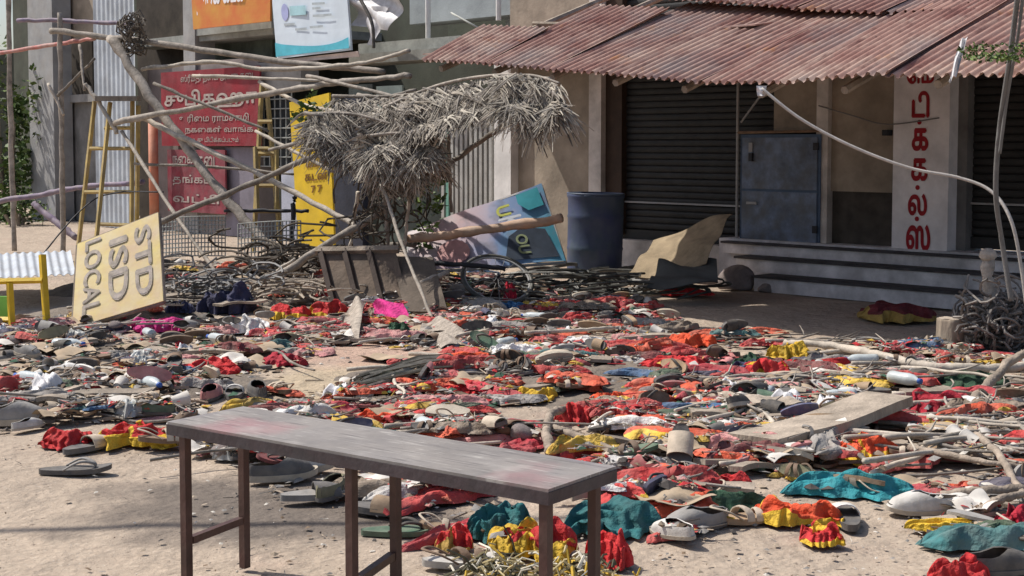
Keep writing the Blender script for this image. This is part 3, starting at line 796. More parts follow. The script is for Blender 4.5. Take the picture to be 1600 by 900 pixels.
pole([(250, 347, 13.6), (370, 297, 13.2), (505, 238, 12.6)], .04, .035, M_bamboo, 'grey pole rising from the tipped yellow board to the thatch')
pole([(388, 464, gd(388, 464)), (480, 402, 12.4), (608, 325, 12.2)], .05, .04, M_bamboo, 'stout pole propped slantwise over the broken crate')
pole([(596, 285, 11.8), (630, 385, 11.3), (677, 502, gd(677, 502))], .022, .018, M_pale, 'thin pale stake leaning against the brown board')
pole([(672, 278, 12.0), (735, 232, 11.7), (792, 194, 11.3)], .035, .03, M_bamboo, 'short pole bracing the thatch above the grey screen')
pole([(-30, 318, 16.8), (60, 305, 16.5), (130, 293, 16.1), (225, 284, 15.6)], .05, .04, M_purple, 'thick violet pole tied level across the ladder foot')
pole([(52, 318, 16.5), (85, 345, 16.3), (118, 372, 16.1)], .05, .055, M_purple, 'violet brace slanting down beside the pale upright')
pole([(210, 256, 15.0), (330, 261, 14.6), (458, 272, 14.2)], .022, .018, M_bamboo, 'thin level stick below the red shop sign')
pole([(350, 330, 14.3), (420, 329, 14.2), (482, 330, 14.1)], .025, .025, M_dark, 'dark iron bar across the foot of the second ladder', cat='bar', name='iron_bar', knots=False)
pole([(405, 128, 14.2), (480, 165, 13.6), (560, 180, 13.0), (700, 222, 12.2)], .03, .025, M_pale, 'split pole running into the thatch over the yellow sign')
pole([(460, 200, 13.6), (540, 170, 13.2), (650, 140, 12.6)], .026, .022, M_bamboo, 'slender pole under the left edge of the thatch')
pole([(640, 373, 12.2), (750, 360, 12.0), (878, 341, 11.9)], .055, .06, mat('reddish_bamboo', (0.45, 0.27, 0.17), 0.6, 0.35, 6, dust=0.35, dustcol=(0.4, 0.36, 0.3)), 'reddish bamboo pole leaning across the blue and pink poster')
pole([(640, 410, 12.0), (720, 414, 11.9), (790, 420, 11.9)], .03, .03, M_dark, 'dark pipe lying along the foot of the blue and pink poster', cat='pipe', name='iron_pipe', knots=False)
pole([(540, 400, 12.6), (600, 385, 12.5), (650, 380, 12.3)], .04, .04, M_bamboo, 'short thick pole resting on top of the broken crate')
pole([(620, 470, 11.6), (660, 442, 11.5), (700, 425, 11.6)], .035, .03, M_bamboo, 'stub of pole poking from under the brown board')
pole([(560, 148, 12.8), (640, 160, 12.2), (760, 158, 11.4)], .03, .026, M_bamboo, 'curved pole carrying the upper thatch')
pole([(455, 395, 13.9), (458, 330, 13.9), (462, 300, 13.9)], .035, .035, M_dark, 'dark post stub in front of the yellow sign', cat='post', name='post_stub', knots=False)
pole([(255, 300, 14.6), (150, 310, 15.2), (60, 405, 14.4)], .012, .012, M_dark, 'slack dark rope from the orange post to the tin heap', cat='rope', name='rope', knots=False, n=5)
for i_, (a_, b_, lab) in enumerate((((240, 130, 14.6), (420, 205, 13.9), 'thin stick crossing the lower half of the red shop sign'), ((400, 205, 13.8), (520, 268, 13.0), 'thin stick below the thatch tuft and the yellow sign'), ((420, 235, 13.4), (600, 190, 12.4), 'thin stick rising into the thatch lobe from the ladder'), ((300, 118, 14.6), (560, 128, 13.6), 'thin stick lying along the top of the red shop sign'),
    ((480, 118, 13.6), (690, 168, 12.0), 'thin stick under the pale knotted pole'), ((560, 300, 12.2), (545, 400, 12.4), 'thin upright stick behind the broken crate'), ((600, 300, 12.0), (608, 400, 12.2), 'thin upright stick below the dark thatch bundle'), ((640, 290, 12.0), (632, 395, 12.2), 'thin upright stick left of the drooping foliage'), ((700, 210, 11.9), (705, 330, 12.4), 'thin stick hanging before the grey screen'),
    ((385, 455, 12.8), (460, 405, 12.6), 'short stick resting beside the propped pole'), ((90, 150, 15.9), (148, 92, 15.6), 'thin brace near the short whitish stick'), ((75, 130, 16.0), (100, 180, 15.9), 'short brace on the pale grey upright'), ((125, 70, 15.7), (132, 140, 15.4), 'thin hanging stick above the folding ladder'))):
    pole([a_, b_], .026, .02, (M_bamboo, M_pale)[i_ % 2], lab)
# lashings where the poles cross at the corner
b = MB()
for i in range(26):
    c0 = PD(208 + rnd.uniform(-9, 9), rnd.uniform(22, 80), 15.3 + rnd.uniform(-.1, .1))
    pts = [c0 + Vector((math.cos(a) * .10 * rnd.uniform(.6, 1.3), math.sin(a) * .10, .10 * math.sin(a * 2 + i) * rnd.uniform(.3, 1))) for a in np.linspace(0, 6.0, 9)]
    b.tube(pts, 0.009, 4)
o = stuff(b.build('rope_lashing', mat('old_rope', (0.13, 0.11, 0.09), 0.9, 0.4, 8)))
tag(o, 'tangle of old rope lashing at the corner of the pole frame', 'rope')
# ------------------------------------------------------------------ ladders
M_lad = mat('yellow_ladder_wood', (0.46, 0.33, 0.09), 0.7, 0.45, 5, dust=0.45, dustcol=(0.33, 0.27, 0.2))
def ladder(label, legs, rungs, D, th=.026, top=None):
    e = thing('step_ladder', label, 'ladder', loc=PD(*legs[0][0], D))
    bpy.context.view_layer.update()
    def add(o): o.parent = e; o.matrix_parent_inverse = e.matrix_world.inverted()
    for (p, q, dd) in legs:
        add(MB().tube([PD(*p, D + dd[0]), PD(*q, D + dd[1])], th, 4).build('rail', M_lad))
    for (p, q, d0) in rungs:
        add(MB().tube([PD(*p, D + d0), PD(*q, D + d0)], th * .8, 4).build('rung', M_lad))
    if top:
        add(MB().hexa([PD(top[0], top[2], D - .15), PD(top[1], top[2], D - .15), PD(top[1] + 6, top[2], D + .3), PD(top[0] + 6, top[2], D + .3)] +
                      [PD(top[0], top[3], D - .15), PD(top[1], top[3], D - .15), PD(top[1] + 6, top[3], D + .3), PD(top[0] + 6, top[3], D + .3)]).build('top_tread', M_wood))
ladder('olive yellow folding ladder spread under the tall blue tin sheet', [((118, 425), (148, 158), (0, .2)), ((146, 420), (172, 160), (-.4, .1)), ((205, 420), (207, 158), (0, .2)), ((213, 410), (216, 165), (.5, .2))],
       [((140, 232), (207, 232), .1), ((132, 300), (206, 300), 0), ((150, 350), (206, 352), -.2), ((163, 200), (210, 200), .2)], 15.2, top=(148, 214, 158, 150))
ladder('bright yellow ladder standing narrow between the red sign and the yellow board', [((396, 395), (409, 132), (0, .3)), ((440, 398), (416, 132), (0, .3)), ((402, 330), (399, 230), (-.2, 0)), ((432, 330), (432, 232), (-.2, 0))],
       [((397, 240), (433, 240), .05), ((397, 232), (433, 232), .0), ((398, 290), (434, 290), .0), ((397, 330), (437, 330), 0), ((403, 190), (425, 190), .1)], 14.5)
# ------------------------------------------------------------------ the tipped telephone sign
c = [PD(113, 512, 10.35), PD(255, 470, 10.45), PD(247, 332, 11.0), PD(121, 381, 10.9)]
M_std = mat('pale_yellow_board', (0.68, 0.52, 0.15), 0.7, 0.15, 4.5, col2=(0.58, 0.40, 0.24), dust=0.45, dustcol=(0.66, 0.60, 0.42), bump=0.08)
e, nn = sign('tipped_sign', 'pale yellow telephone sign tipped on its side with faded grey lettering', c, M_std, th=0.035)
M_gl2 = mat('faded_grey_lettering', (0.36, 0.31, 0.29), 0.8, 0.5, 14, dust=.3, dustcol=(.55, .47, .30))
st(e, c, (0.70, 0.90, 0.12, 0.91), 'STD', M_gl2, nn, bold=0.03, turn=True)
st(e, c, (0.39, 0.62, 0.15, 0.88), 'ISD', M_gl2, nn, bold=0.03, turn=True)
st(e, c, (0.10, 0.30, 0.08, 0.97), 'LOCAL', M_gl2, nn, bold=0.03, turn=True)
def rim(e, c, nn, m, w=.03, d=.05):
    for i in range(4):
        a, b_ = c[i], c[(i + 1) % 4]
        o = MB().tube([a - nn * .02, b_ - nn * .02], w * .6, 4).build('frame_strip', m); o.parent = e; o.matrix_parent_inverse = e.matrix_world.inverted()
rim(e, c, nn, M_wood, w=.03)
# ------------------------------------------------------------------ blue and pink poster in a thin frame
c = [PD(640, 425, 12.35), PD(884, 408, 12.35), PD(846, 287, 12.75), PD(636, 362, 12.75)]
def poster_mat():
    m = bpy.data.materials.new('blue_pink_print'); m.use_nodes = True
    N, L = m.node_tree.nodes, m.node_tree.links
    p = N['Principled BSDF']; p.inputs['Roughness'].default_value = 0.5
    tc = N.new('ShaderNodeTexCoord')
    mp = N.new('ShaderNodeMapping'); L.new(tc.outputs['Object'], mp.inputs['Vector'])
    mp.inputs['Scale'].default_value = (0.62, 0.3, 0.5); mp.inputs['Location'].default_value = (-.12, 0, 0)
    nz = N.new('ShaderNodeTexNoise'); nz.inputs['Scale'].default_value = 4; nz.inputs['Detail'].default_value = 4; L.new(tc.outputs['Object'], nz.inputs['Vector'])
    sx = N.new('ShaderNodeSeparateXYZ'); L.new(mp.outputs[0], sx.inputs[0])
    ad = N.new('ShaderNodeMath'); ad.operation = 'MULTIPLY_ADD'; L.new(nz.outputs['Fac'], ad.inputs[0]); ad.inputs[1].default_value = 0.55; L.new(sx.outputs[0], ad.inputs[2])
    r = N.new('ShaderNodeValToRGB'); L.new(ad.outputs[0], r.inputs['Fac'])
    els = [(0.14, (0.50, 0.46, 0.47)), (0.34, (0.48, 0.32, 0.33)), (0.56, (0.40, 0.36, 0.45)), (0.70, (0.17, 0.26, 0.46)), (0.9, (0.10, 0.28, 0.42)), (1.08, (0.03, 0.20, 0.27)), ]
    r.color_ramp.elements[0].position = els[0][0]; r.color_ramp.elements[0].color = (*els[0][1], 1)
    r.color_ramp.elements[1].position = 1.0; r.color_ramp.elements[1].color = (*els[-1][1], 1)
    for q, col in els[1:-1]:
        x = r.color_ramp.elements.new(q); x.color = (*col, 1)
    n2 = N.new('ShaderNodeTexNoise'); n2.inputs['Scale'].default_value = 7; L.new(tc.outputs['Object'], n2.inputs['Vector'])
    rr = N.new('ShaderNodeMapRange'); rr.inputs['From Min'].default_value = .55; rr.inputs['From Max'].default_value = .7; rr.inputs['To Max'].default_value = .6; L.new(n2.outputs['Fac'], rr.inputs['Value'])
    x = N.new('ShaderNodeMix'); x.data_type = 'RGBA'; L.new(rr.outputs[0], x.inputs['Factor']); L.new(r.outputs['Color'], x.inputs['A']); x.inputs['B'].default_value = (0.14, 0.14, 0.17, 1)
    L.new(x.outputs['Result'], p.inputs['Base Color'])
    return m
e = thing('framed_poster', 'blue and pink printed poster in a thin steel frame propped beside the drum', 'poster', loc=c[0])
bpy.context.view_layer.update()
nn = (c[1] - c[0]).cross(c[3] - c[0]).normalized()
b = MB(); b.grid([[bil(c, i / 10, j / 6) + nn * .012 * math.sin(i * .9 + j * .7) for j in range(7)] for i in range(11)])
o = b.build('print', poster_mat(), smooth=True, origin=c[0]); o.parent = e; o.matrix_parent_inverse = e.matrix_world.inverted()
rim(e, c, nn, M_grey_paint, w=.022)
M_ylet = mat('lime_print', (0.50, 0.52, 0.10), 0.6, 0.2, 5, bump=0)
M_plet = mat('pale_print', (0.62, 0.66, 0.72), 0.6, 0.2, 5, bump=0)
st(e, c, (0.64, 0.74, 0.70, 0.86), 'U', M_ylet, nn, bold=0.03, turn=True, lift=.02)
st(e, c, (0.64, 0.80, 0.50, 0.68), 'K', M_plet, nn, bold=0.03, turn=True, lift=.02)
st(e, c, (0.72, 0.80, 0.12, 0.40), 'OU', mat('olive_print', (0.22, 0.26, 0.14), 0.6, 0.2, 5, bump=0), nn, bold=0.03, turn=True, lift=.02)
on_board(e, c, [(.80, .95), (.96, .96), (.97, .72), (.86, .70), (.80, .82)], mat('teal_print', (0.03, 0.27, 0.33), .5, .2, 4, bump=0), nn, .018)
on_board(e, c, [(0.30 + .11 * math.cos(a), 0.30 + .22 * math.sin(a)) for a in np.linspace(0, 6.28, 16)[:-1]], mat('pink_print', (0.55, 0.30, 0.29), .5, .25, 6, bump=0), nn, .017)
on_board(e, c, [(.62, .05), (.97, .05), (.93, .42), (.78, .50), (.68, .40)], mat('deep_navy_print', (0.035, 0.05, 0.075), .5, .3, 6, bump=0), nn, .0165)
# ------------------------------------------------------------------ blue drum
dc = G(928, 434)
prof = [(0.0, 0.0), (.268, 0.0), (.280, .02), (.276, .05), (.279, .28), (.286, .30), (.279, .32), (.280, .60), (.287, .62), (.280, .64), (.281, .80), (.290, .82), (.290, .85), (.276, .855), (.268, .83), (.264, .10), (0, .08)]
def lathe(prof, n=36, wob=0.0):
    b = MB(); P = []
    for i in range(n + 1):
        a = 2 * math.pi * i / n
        P.append([Vector((math.cos(a) * r_ * (1 + wob * math.sin(3 * a + z_ * 4)), math.sin(a) * r_ * (1 + wob * math.sin(2 * a)), z_)) for r_, z_ in prof])
    return b.grid(P)
drum = thing('plastic_drum', 'open blue plastic drum standing by the shop pillar', 'drum', loc=dc)
drum.rotation_euler = (0.0, 0.02, 0)
M_drum = mat('scuffed_blue_plastic', (0.03, 0.04, 0.12), 0.5, 0.35, 3.5, col2=(0.03, 0.055, 0.075), dust=0.18, dustcol=(0.20, 0.22, 0.28), bump=0.05)
lathe(prof, 40, .012).build('barrel', M_drum, drum, smooth=True)
MB().tube([Vector((math.cos(a) * .284, math.sin(a) * .284, .85)) for a in np.linspace(0, 2 * math.pi, 33)], .012, 6, caps=False).build('rim', M_drum, drum, smooth=True)
# ------------------------------------------------------------------ yellow steel frame and tin at the far left
M_yf = mat('yellow_frame_paint', (0.66, 0.44, 0.02), 0.5, 0.25, 4, dust=0.15, dustcol=(0.35, 0.2, 0.06))
yf = thing('yellow_frame', 'bright yellow steel frame of a broken cart with a green panel', 'cart frame', loc=G(40, 518))
bpy.context.view_layer.update()
def yadd(o): o.parent = yf; o.matrix_parent_inverse = yf.matrix_world.inverted()
D0 = gd(60, 519)
def bar(a, b_, w, m=M_yf, name='bar'):
    yadd(MB().tube([a, b_], w, 4).build(name, m))
bar(PD(74, 519, D0), PD(66, 398, D0 + .1)  , .028); bar(PD(-60, 524, D0 - .1), PD(80, 516, D0)  , .028)
bar(PD(-60, 441, D0), PD(66, 438, D0 + .05), .022); bar(PD(19, 512, D0 - .02), PD(15, 442, D0 + .02), .026); bar(PD(-60, 498, D0 + .1), PD(20, 500, D0), .022)
yadd(MB().box(PD(-18, 480, D0 + .12), (.34, .02, .16)).build('panel', mat('bright_green_panel', (0.22, 0.55, 0.12), 0.6, 0.2, 4)))
c = [PD(-40, 437, 11.2), PD(118, 428, 11.9), PD(110, 392, 13.4), PD(-40, 398, 13.0)]
place_sheet('tin_sheet', 'white and pale blue corrugated tin lying over the yellow frame', c, mat('white_blue_tin', (0.44, 0.48, 0.53), 0.5, 0.2, 3, dust=0.2), 12, amp=.010)
# ------------------------------------------------------------------ broken crate, brown board, sack, tarpaulin, stones
M_ply = mat('brown_ply', (0.13, 0.095, 0.07), 0.85, 0.45, 6, bump=0.3, dust=0.2, dustcol=(.24, .19, .15))
cr = thing('broken_crate', 'broken brown wooden crate with dark battens under the fallen poles', 'crate', loc=G(560, 478))
bpy.context.view_layer.update()
def cadd(o): o.parent = cr; o.matrix_parent_inverse = cr.matrix_world.inverted()
c = [PD(520, 476, 11.5), PD(640, 478, 11.4), PD(618, 392, 11.8), PD(500, 394, 11.9)]
o, nn = board('side_board', c, .03, M_ply); cadd(o)
for s in (.02, .34, .66):
    o = MB().tube([bil(c, s, .0) + nn * .02, bil(c, s, 1.0) + nn * .02], .032, 4).build('batten', mat('dark_batten', (0.06, 0.045, 0.038), .9, .3, 6)); cadd(o)
o = MB().tube([bil(c, -.05, 1.0) + nn * .02, bil(c, 1.05, 1.0) + nn * .02], .035, 4).build('top_rail', M_wood); cadd(o)
c = [PD(632, 486, 11.2), PD(700, 488, 11.0), PD(676, 402, 11.8), PD(612, 400, 11.9)]
o, _ = board('brown_board', c, .03, mat('mud_brown_board', (0.12, 0.095, 0.075), .9, .35, 5, bump=.3)); tag(o, 'mud brown board leaning beside the broken crate', 'board')
# brown sacking sheet and dark tarpaulin before the shutter
def draped(name, label, corners, m, cat, fold=.04, n=22, seed=1, group=None, th=0.0):
    q = random.Random(seed); b = MB()
    ph = [(q.uniform(3, 9), q.uniform(3, 9), q.uniform(0, 6)) for _ in range(5)]
    nn_ = (corners[1] - corners[0]).cross(corners[3] - corners[0]).normalized()
    P = [[bil(corners, i / n, j / n) + nn_ * fold * sum(math.sin(a * i / n + b_ * j / n + c_ + 1.5 * math.sin(3 * j / n + c_)) for a, b_, c_ in ph) / 2.2 for j in range(n + 1)] for i in range(n + 1)]
    b.grid(P)
    b.grid([[p - nn_ * .006 for p in row] for row in P][::-1])
    o = b.build(name, m, smooth=True, origin=corners[0])
    return tag(o, label, cat, group)
M_sack = mat('brown_sacking', (0.30, 0.235, 0.155), .95, .35, 5, bump=.4, bscale=90)
draped('sacking_sheet', 'crumpled brown sacking sheet propped against the shutter sill', [PD(978, 426, 12.6), PD(1105, 418, 12.2), PD(1145, 336, 12.9), PD(1020, 372, 13.2)], M_sack, 'sacking', .035, seed=4)
draped('dark_tarpaulin', 'dark grey tarpaulin spread below the brown sacking', [PD(1010, 446, 11.9), PD(1122, 446, 11.7), PD(1120, 408, 12.3), PD(1030, 412, 12.4)], mat('charcoal_tarp', (0.06, 0.065, 0.065), .8, .3, 4), 'tarpaulin', .03, seed=5)
def rock(name, label, loc, size, m, seed, cat='stone', group=None):
    q = np.random.RandomState(seed)
    import bmesh
    bm = bmesh.new(); bmesh.ops.create_icosphere(bm, subdivisions=3, radius=1)
    ks = q.normal(size=(6, 3)) * 2; ps = q.uniform(0, 6, 6)
    for v in bm.verts:
        d = 1 + sum(.07 * math.sin(ks[i].dot(np.array(v.co)) + ps[i]) for i in range(6))
        v.co = Vector((v.co.x * size[0] * d, v.co.y * size[1] * d, max(-.5, v.co.z) * size[2] * d))
    me = bpy.data.meshes.new(name); bm.to_mesh(me); bm.free(); me.materials.append(m)
    for p in me.polygons: p.use_smooth = len(me.polygons) > 0
    o = link(name, me); o.location = loc
    return tag(o, label, cat, group)
M_stone = mat('grey_pink_stone', (0.24, 0.20, 0.19), .9, .35, 8, bump=.5, bscale=30)
p = G(1152, 452); rock('rough_stone', 'rough pinkish stone block at the end of the shop steps', p + Vector((0, 0, .08)), (.17, .13, .13), M_stone, 3)
p = G(1200, 456); rock('rough_stone', 'small dark stone beside the pinkish block at the steps', p + Vector((0, 0, .03)), (.08, .07, .06), M_stone, 5)
# ------------------------------------------------------------------ stump, post, brush, wires on the right
M_stump = mat('sawn_stump_bark', (0.27, 0.22, 0.17), .95, .45, 8, bump=.6, bscale=30, stretch=(1, 1, .25))
stp = thing('tree_stump', 'short sawn tree stump beside the grey brushwood heap', 'stump', loc=G(1485, 551))
b = MB(); P = []
for i in range(25):
    a = 2 * math.pi * i / 24; k = .085 * (1 + .07 * math.sin(3 * a) + .05 * math.sin(7 * a + 1))
    P.append([Vector((math.cos(a) * k * s, math.sin(a) * k * s, z)) for s, z in ((1.15, 0), (1.04, .05), (1, .12), (.98, .205), (.97, .222), (.9, .226))])
b.grid(P); b.build('trunk', M_stump, stp, smooth=True)
MB().add([Vector((math.cos(a) * .078, math.sin(a) * .078, .2262 + .002 * math.sin(5 * a))) for a in np.linspace(0, 6.28, 25)[:-1]], [tuple(range(24))]).build('cut_face', mat('cut_wood', (.45, .38, .31), .9, .3, 20), stp)
# ------------------------------------------------------------------ palm-leaf thatch hanging over the frame
M_th = [mat('dry_palm_leaf', (0.33, 0.29, 0.24), .9, .5, 7, bump=.2), mat('grey_palm_leaf', (0.24, 0.215, 0.19), .9, .5, 7, bump=.2),
        mat('pale_palm_leaf', (0.44, 0.40, 0.335), .9, .35, 7, bump=.2), mat('dark_palm_leaf', (0.10, 0.085, 0.07), .9, .4, 7, bump=.2)]
def thatch(label, top, bot, dens, seed, sag=.05, holes=.25, fray=1.0):
    """a fallen palm mat: matted leaflets woven on a sagging sheet between two edges, frayed at its lower edge"""
    q = random.Random(seed)
    T = smooth_path([PD(*p) for p in top], 12); B = smooth_path([PD(*p) for p in bot], 12)
    def along(P, s_):
        x = s_ * (len(P) - 1); i = min(int(x), len(P) - 2); return lerp(P[i], P[i + 1], x - i)
    ph = [q.uniform(0, 6) for _ in range(8)]
    def S(s_, t_):
        p = lerp(along(T, s_), along(B, s_), t_)
        return p + Vector((0, -1, .5)) * sag * (math.sin(7 * s_ + ph[0] + 2 * t_) + .7 * math.sin(13 * s_ + 5 * t_ + ph[1]) + .5 * math.sin(9 * t_ + ph[2])) * .5 - Vector((0, 0, sag * math.sin(math.pi * t_) * .6))
    e = thing('palm_thatch', label, 'thatch', 'palm leaf screens fallen from the frame', loc=T[0])
    bpy.context.view_layer.update()
    rib = MB().tube(T, [.018 * (1 - .5 * i / len(T)) for i in range(len(T))], 6).build('midrib', M_bamboo, smooth=True)
    rib.parent = e; rib.matrix_parent_inverse = e.matrix_world.inverted()
    b = MB(); lw = (along(T, .5) - along(B, .5)).length; ll = (T[-1] - T[0]).length
    for k in range(dens):
        s_, t_ = q.random(), q.random() ** .9
        clump = math.sin(11 * s_ + ph[3]) * math.sin(8 * t_ + ph[4]) + .6 * math.sin(23 * s_ + 9 * t_ + ph[5])
        if clump < -1 + holes * 2 * .6 and q.random() < .8: continue
        p = S(s_, t_)
        ds = (S(min(1, s_ + .03), t_) - S(max(0, s_ - .03), t_)).normalized(); dt = (S(s_, min(1, t_ + .04)) - S(s_, max(0, t_ - .04))).normalized()
        nrm = ds.cross(dt).normalized()
        if nrm.y > 0: nrm = -nrm
        th = q.choice((.75, 2.3)) + q.gauss(0, .28); d = (ds * math.cos(th) + dt * math.sin(th)).normalized()
        frayed = t_ > .86 or s_ > .94 or s_ < .05
        L_ = q.uniform(.08, .26) * (1.0 * fray if frayed else 1)
        wv = d.cross(nrm).normalized() * q.uniform(.0045, .012)
        mi = q.choices((0, 1, 2, 3), (3 + 2 * clump if clump > -1 else 1, 3, 2.5 + 1.8 * clump if clump > -1 else .5, 1.6 - clump))[0]
        pos = p + nrm * q.uniform(-.025, .03); dv = d.copy(); row = []
        for j in range(4):
            ta = 1 - .7 * j / 3
            row.append([pos - wv * ta, pos + nrm * .004 * ta, pos + wv * ta])
            dv = (dv + nrm * q.uniform(-.12, .15) + Vector((0, 0, -(.35 if frayed else .10) * q.random()))).normalized()
            pos = pos + dv * (L_ / 3)
        b.grid(row, mi)
    o = stuff(b.build('leaflets', M_th)); o.parent = e; o.matrix_parent_inverse = e.matrix_world.inverted()
thatch('broad grey palm mat sagging under the left end of the tin roof', [(600, 168, 12.0), (690, 132, 11.6), (780, 117, 11.1), (860, 122, 10.8)], [(640, 210, 11.6), (710, 188, 11.2), (790, 174, 10.8), (855, 172, 10.6)], 3600, 1)
thatch('frayed palm mat end drooping in front of the shop pillar', [(780, 122, 10.9), (830, 118, 10.7), (874, 130, 10.5)], [(790, 174, 10.7), (835, 190, 10.5), (878, 180, 10.4)], 1400, 2, fray=1.2)
thatch('pale palm mat strip laid over the crossing poles', [(520, 150, 12.6), (610, 150, 12.2), (700, 140, 11.7)], [(540, 176, 12.4), (620, 190, 11.9), (720, 176, 11.5)], 1000, 5, holes=.45)
thatch('matted palm screen hanging in a lobe beside the yellow sign', [(478, 178, 12.3), (550, 178, 12.0), (620, 196, 11.8), (676, 208, 11.6)], [(500, 214, 12.0), (556, 248, 11.8), (620, 258, 11.6), (676, 240, 11.5)], 3600, 3, sag=.08)
thatch('dark palm mat bundle slumped over the broken crate', [(560, 215, 11.9), (620, 208, 11.7), (690, 214, 11.5)], [(590, 262, 11.8), (640, 276, 11.7), (690, 262, 11.6)], 1500, 4, sag=.09, holes=.4)
thatch('purplish grey palm tuft at the top of the yellow sign', [(476, 176, 12.2), (505, 182, 12.1)], [(484, 222, 12.1), (520, 246, 12.0)], 420, 7, fray=1.3)
thatch('ragged palm strip dangling below the thatch lobe', [(570, 262, 11.8), (615, 272, 11.7), (665, 264, 11.6)], [(585, 285, 11.8), (620, 292, 11.8), (655, 286, 11.7)], 220, 6, holes=.5, fray=1.4)

# ------------------------------------------------------------------ cables and hoses
def cable(label, pts, r, m, name='cable', cat='cable', n=6):
    P = smooth_path([p if isinstance(p, Vector) else PD(*p) for p in pts], 10)
    o = MB().tube(P, r, n).build(name, m, smooth=True, origin=P[0]); return tag(o, label, cat)
M_cab = mat('pale_cable', (0.48, 0.45, 0.42), .6, .25, 6)
M_cabd = mat('grey_cable', (0.17, 0.165, 0.16), .6, .3, 6)
cable('pale slack cable swinging from the eave past the Tamil pillar', [(1190, 138, 9.2), (1250, 185, 9.1), (1330, 228, 9.0), (1420, 262, 8.9), (1500, 278, 8.8), (1550, 300, 8.7), (1580, 345, 8.6), (1596, 420, 8.6), (1606, 500, 8.6)], .011, M_cab)
cable('dark cable hanging down from the roof over the right shutter', [(1592, -20, 8.0), (1578, 90, 8.2), (1562, 200, 8.4), (1556, 300, 8.5), (1566, 380, 8.6), (1580, 470, 8.6)], .016, M_cabd)
cable('second dark cable twisted beside the hanging one', [(1600, -20, 8.0), (1590, 60, 8.1), (1574, 150, 8.3), (1562, 240, 8.4)], .010, M_cabd)
cable('thin wire stretched across the soot stained wall', [F(R(1285), .08, FP(1285, 165, .08)[1]), F(R(1340), .12, FP(1340, 180, .1)[1]), F(R(1400), .16, FP(1400, 194, .16)[1]), F(R(1480), .16, FP(1480, 184, .16)[1])], .006, M_cabd, name='wire', cat='wire')
M_hose = mat('dusty_black_hose', (0.035, 0.04, 0.038), .5, .3, 8, dust=.3, dustcol=(.25, .23, .2))
for i, (cu, cv, ru, rv, lab) in enumerate(((850, 440, 60, 22, 'slack hose coil in front of the blue drum'), (960, 442, 70, 20, 'flat hose coil lying before the brown sacking'),
                                           (900, 430, 52, 18, 'hose coil half hidden behind the drum'), (1000, 432, 45, 16, 'small hose ring beside the dark tarpaulin'))):
    D_ = gd(cu, cv + rv * .6)
    pts = []
    for k in range(30):
        a = k * .48 + i
        pts.append(PD(cu + math.cos(a) * ru * (1 - .006 * k) + rnd.uniform(-3, 3), cv + math.sin(a) * rv * (1 - .004 * k) + rnd.uniform(-2, 2), D_ + .25 * math.sin(a) * -1))
    cable(lab, [Vector((p.x, p.y, max(p.z, .012))) for p in pts], .016, M_hose, name='hose', cat='hose')
wc = PD(777, 434, 12.05); wc.z = .19
wh = thing('bicycle_wheel', 'fallen bicycle wheel leaning at the foot of the blue and pink poster', 'wheel', loc=wc)
wh.rotation_euler = (math.radians(36), math.radians(6), math.radians(10))
ring = lambda r_, n_=36: [Vector((r_ * math.cos(a), r_ * math.sin(a), 0)) for a in np.linspace(0, 2 * math.pi, n_ + 1)]
MB().tube(ring(.305), .019, 8, caps=False).build('tyre', M_hose, wh, smooth=True)
MB().tube(ring(.284), .010, 6, caps=False).build('rim', M_grey_paint, wh, smooth=True)
MB().tube([Vector((0, 0, -.045)), Vector((0, 0, .045))], .018, 8).build('hub', M_dark, wh, smooth=True)
for k in range(20):
    a = 2 * math.pi * k / 20
    MB().tube([Vector((0, 0, .03 if k % 2 else -.03)), Vector((.28 * math.cos(a), .28 * math.sin(a), 0))], .0022, 4).build('spoke', M_grey_paint, wh)
# wire tangle left, under the tipped sign and grille
def tangle(label, cu, cv, ru, rv, n, m, r, seed, cat='wire', name='wire_tangle', zmin=.01, flat=.75, D=None):
    q = random.Random(seed); b = MB(); D_ = D or gd(cu, cv + rv)
    for k in range(n):
        a0 = q.uniform(0, 6.28); x, y = cu + q.uniform(-1, 1) * ru, cv + q.uniform(-1, 1) * rv; d = D_ + q.uniform(-.3, .3)
        pts = []
        cx, cy, rr_ = q.gauss(0, ru * .55), q.gauss(0, rv * .5), q.uniform(.12, .6)
        for j in range(12):
            a = a0 + j * q.uniform(.25, .45)
            p = PD(cu + cx + math.cos(a) * ru * rr_, cv + cy + math.sin(a) * rv * rr_ * 1.2, d + .15 * math.sin(a + k))
            p.z = max(p.z * flat, zmin); pts.append(p)
        b.tube(pts, r, 4)
    o = stuff(b.build(name, m)); return tag(o, label, cat)
tangle('dark tangle of wire loops heaped behind the tipped yellow sign', 330, 440, 75, 38, 50, M_cabd, .009, 3)
tangle('black cable loops snarled around the foot of the drum', 870, 440, 170, 26, 55, M_hose, .010, 4)
tangle('grey brushwood and wire heap behind the stump', 1562, 490, 55, 55, 170, mat('grey_brush', (0.22, 0.20, 0.185), .9, .45, 8), .008, 5, cat='brushwood', name='brushwood_heap')
tangle('dry twig snarl at the foot of the propped pole', 480, 445, 90, 30, 45, M_wood, .010, 6, cat='twigs', name='twig_tangle')
tangle('snarl of broken cane and wire hanging below the thatch', 600, 335, 55, 58, 42, mat('dark_cane', (.09, .075, .06), .9, .4, 8), .009, 8, cat='cane', name='cane_snarl', flat=1.0, D=12.3)
tangle('brown cane snarl spilling behind the propped pole', 460, 405, 100, 34, 42, MATS['dark_cane'], .010, 9, cat='cane', name='cane_snarl', flat=1.0, D=13.2)
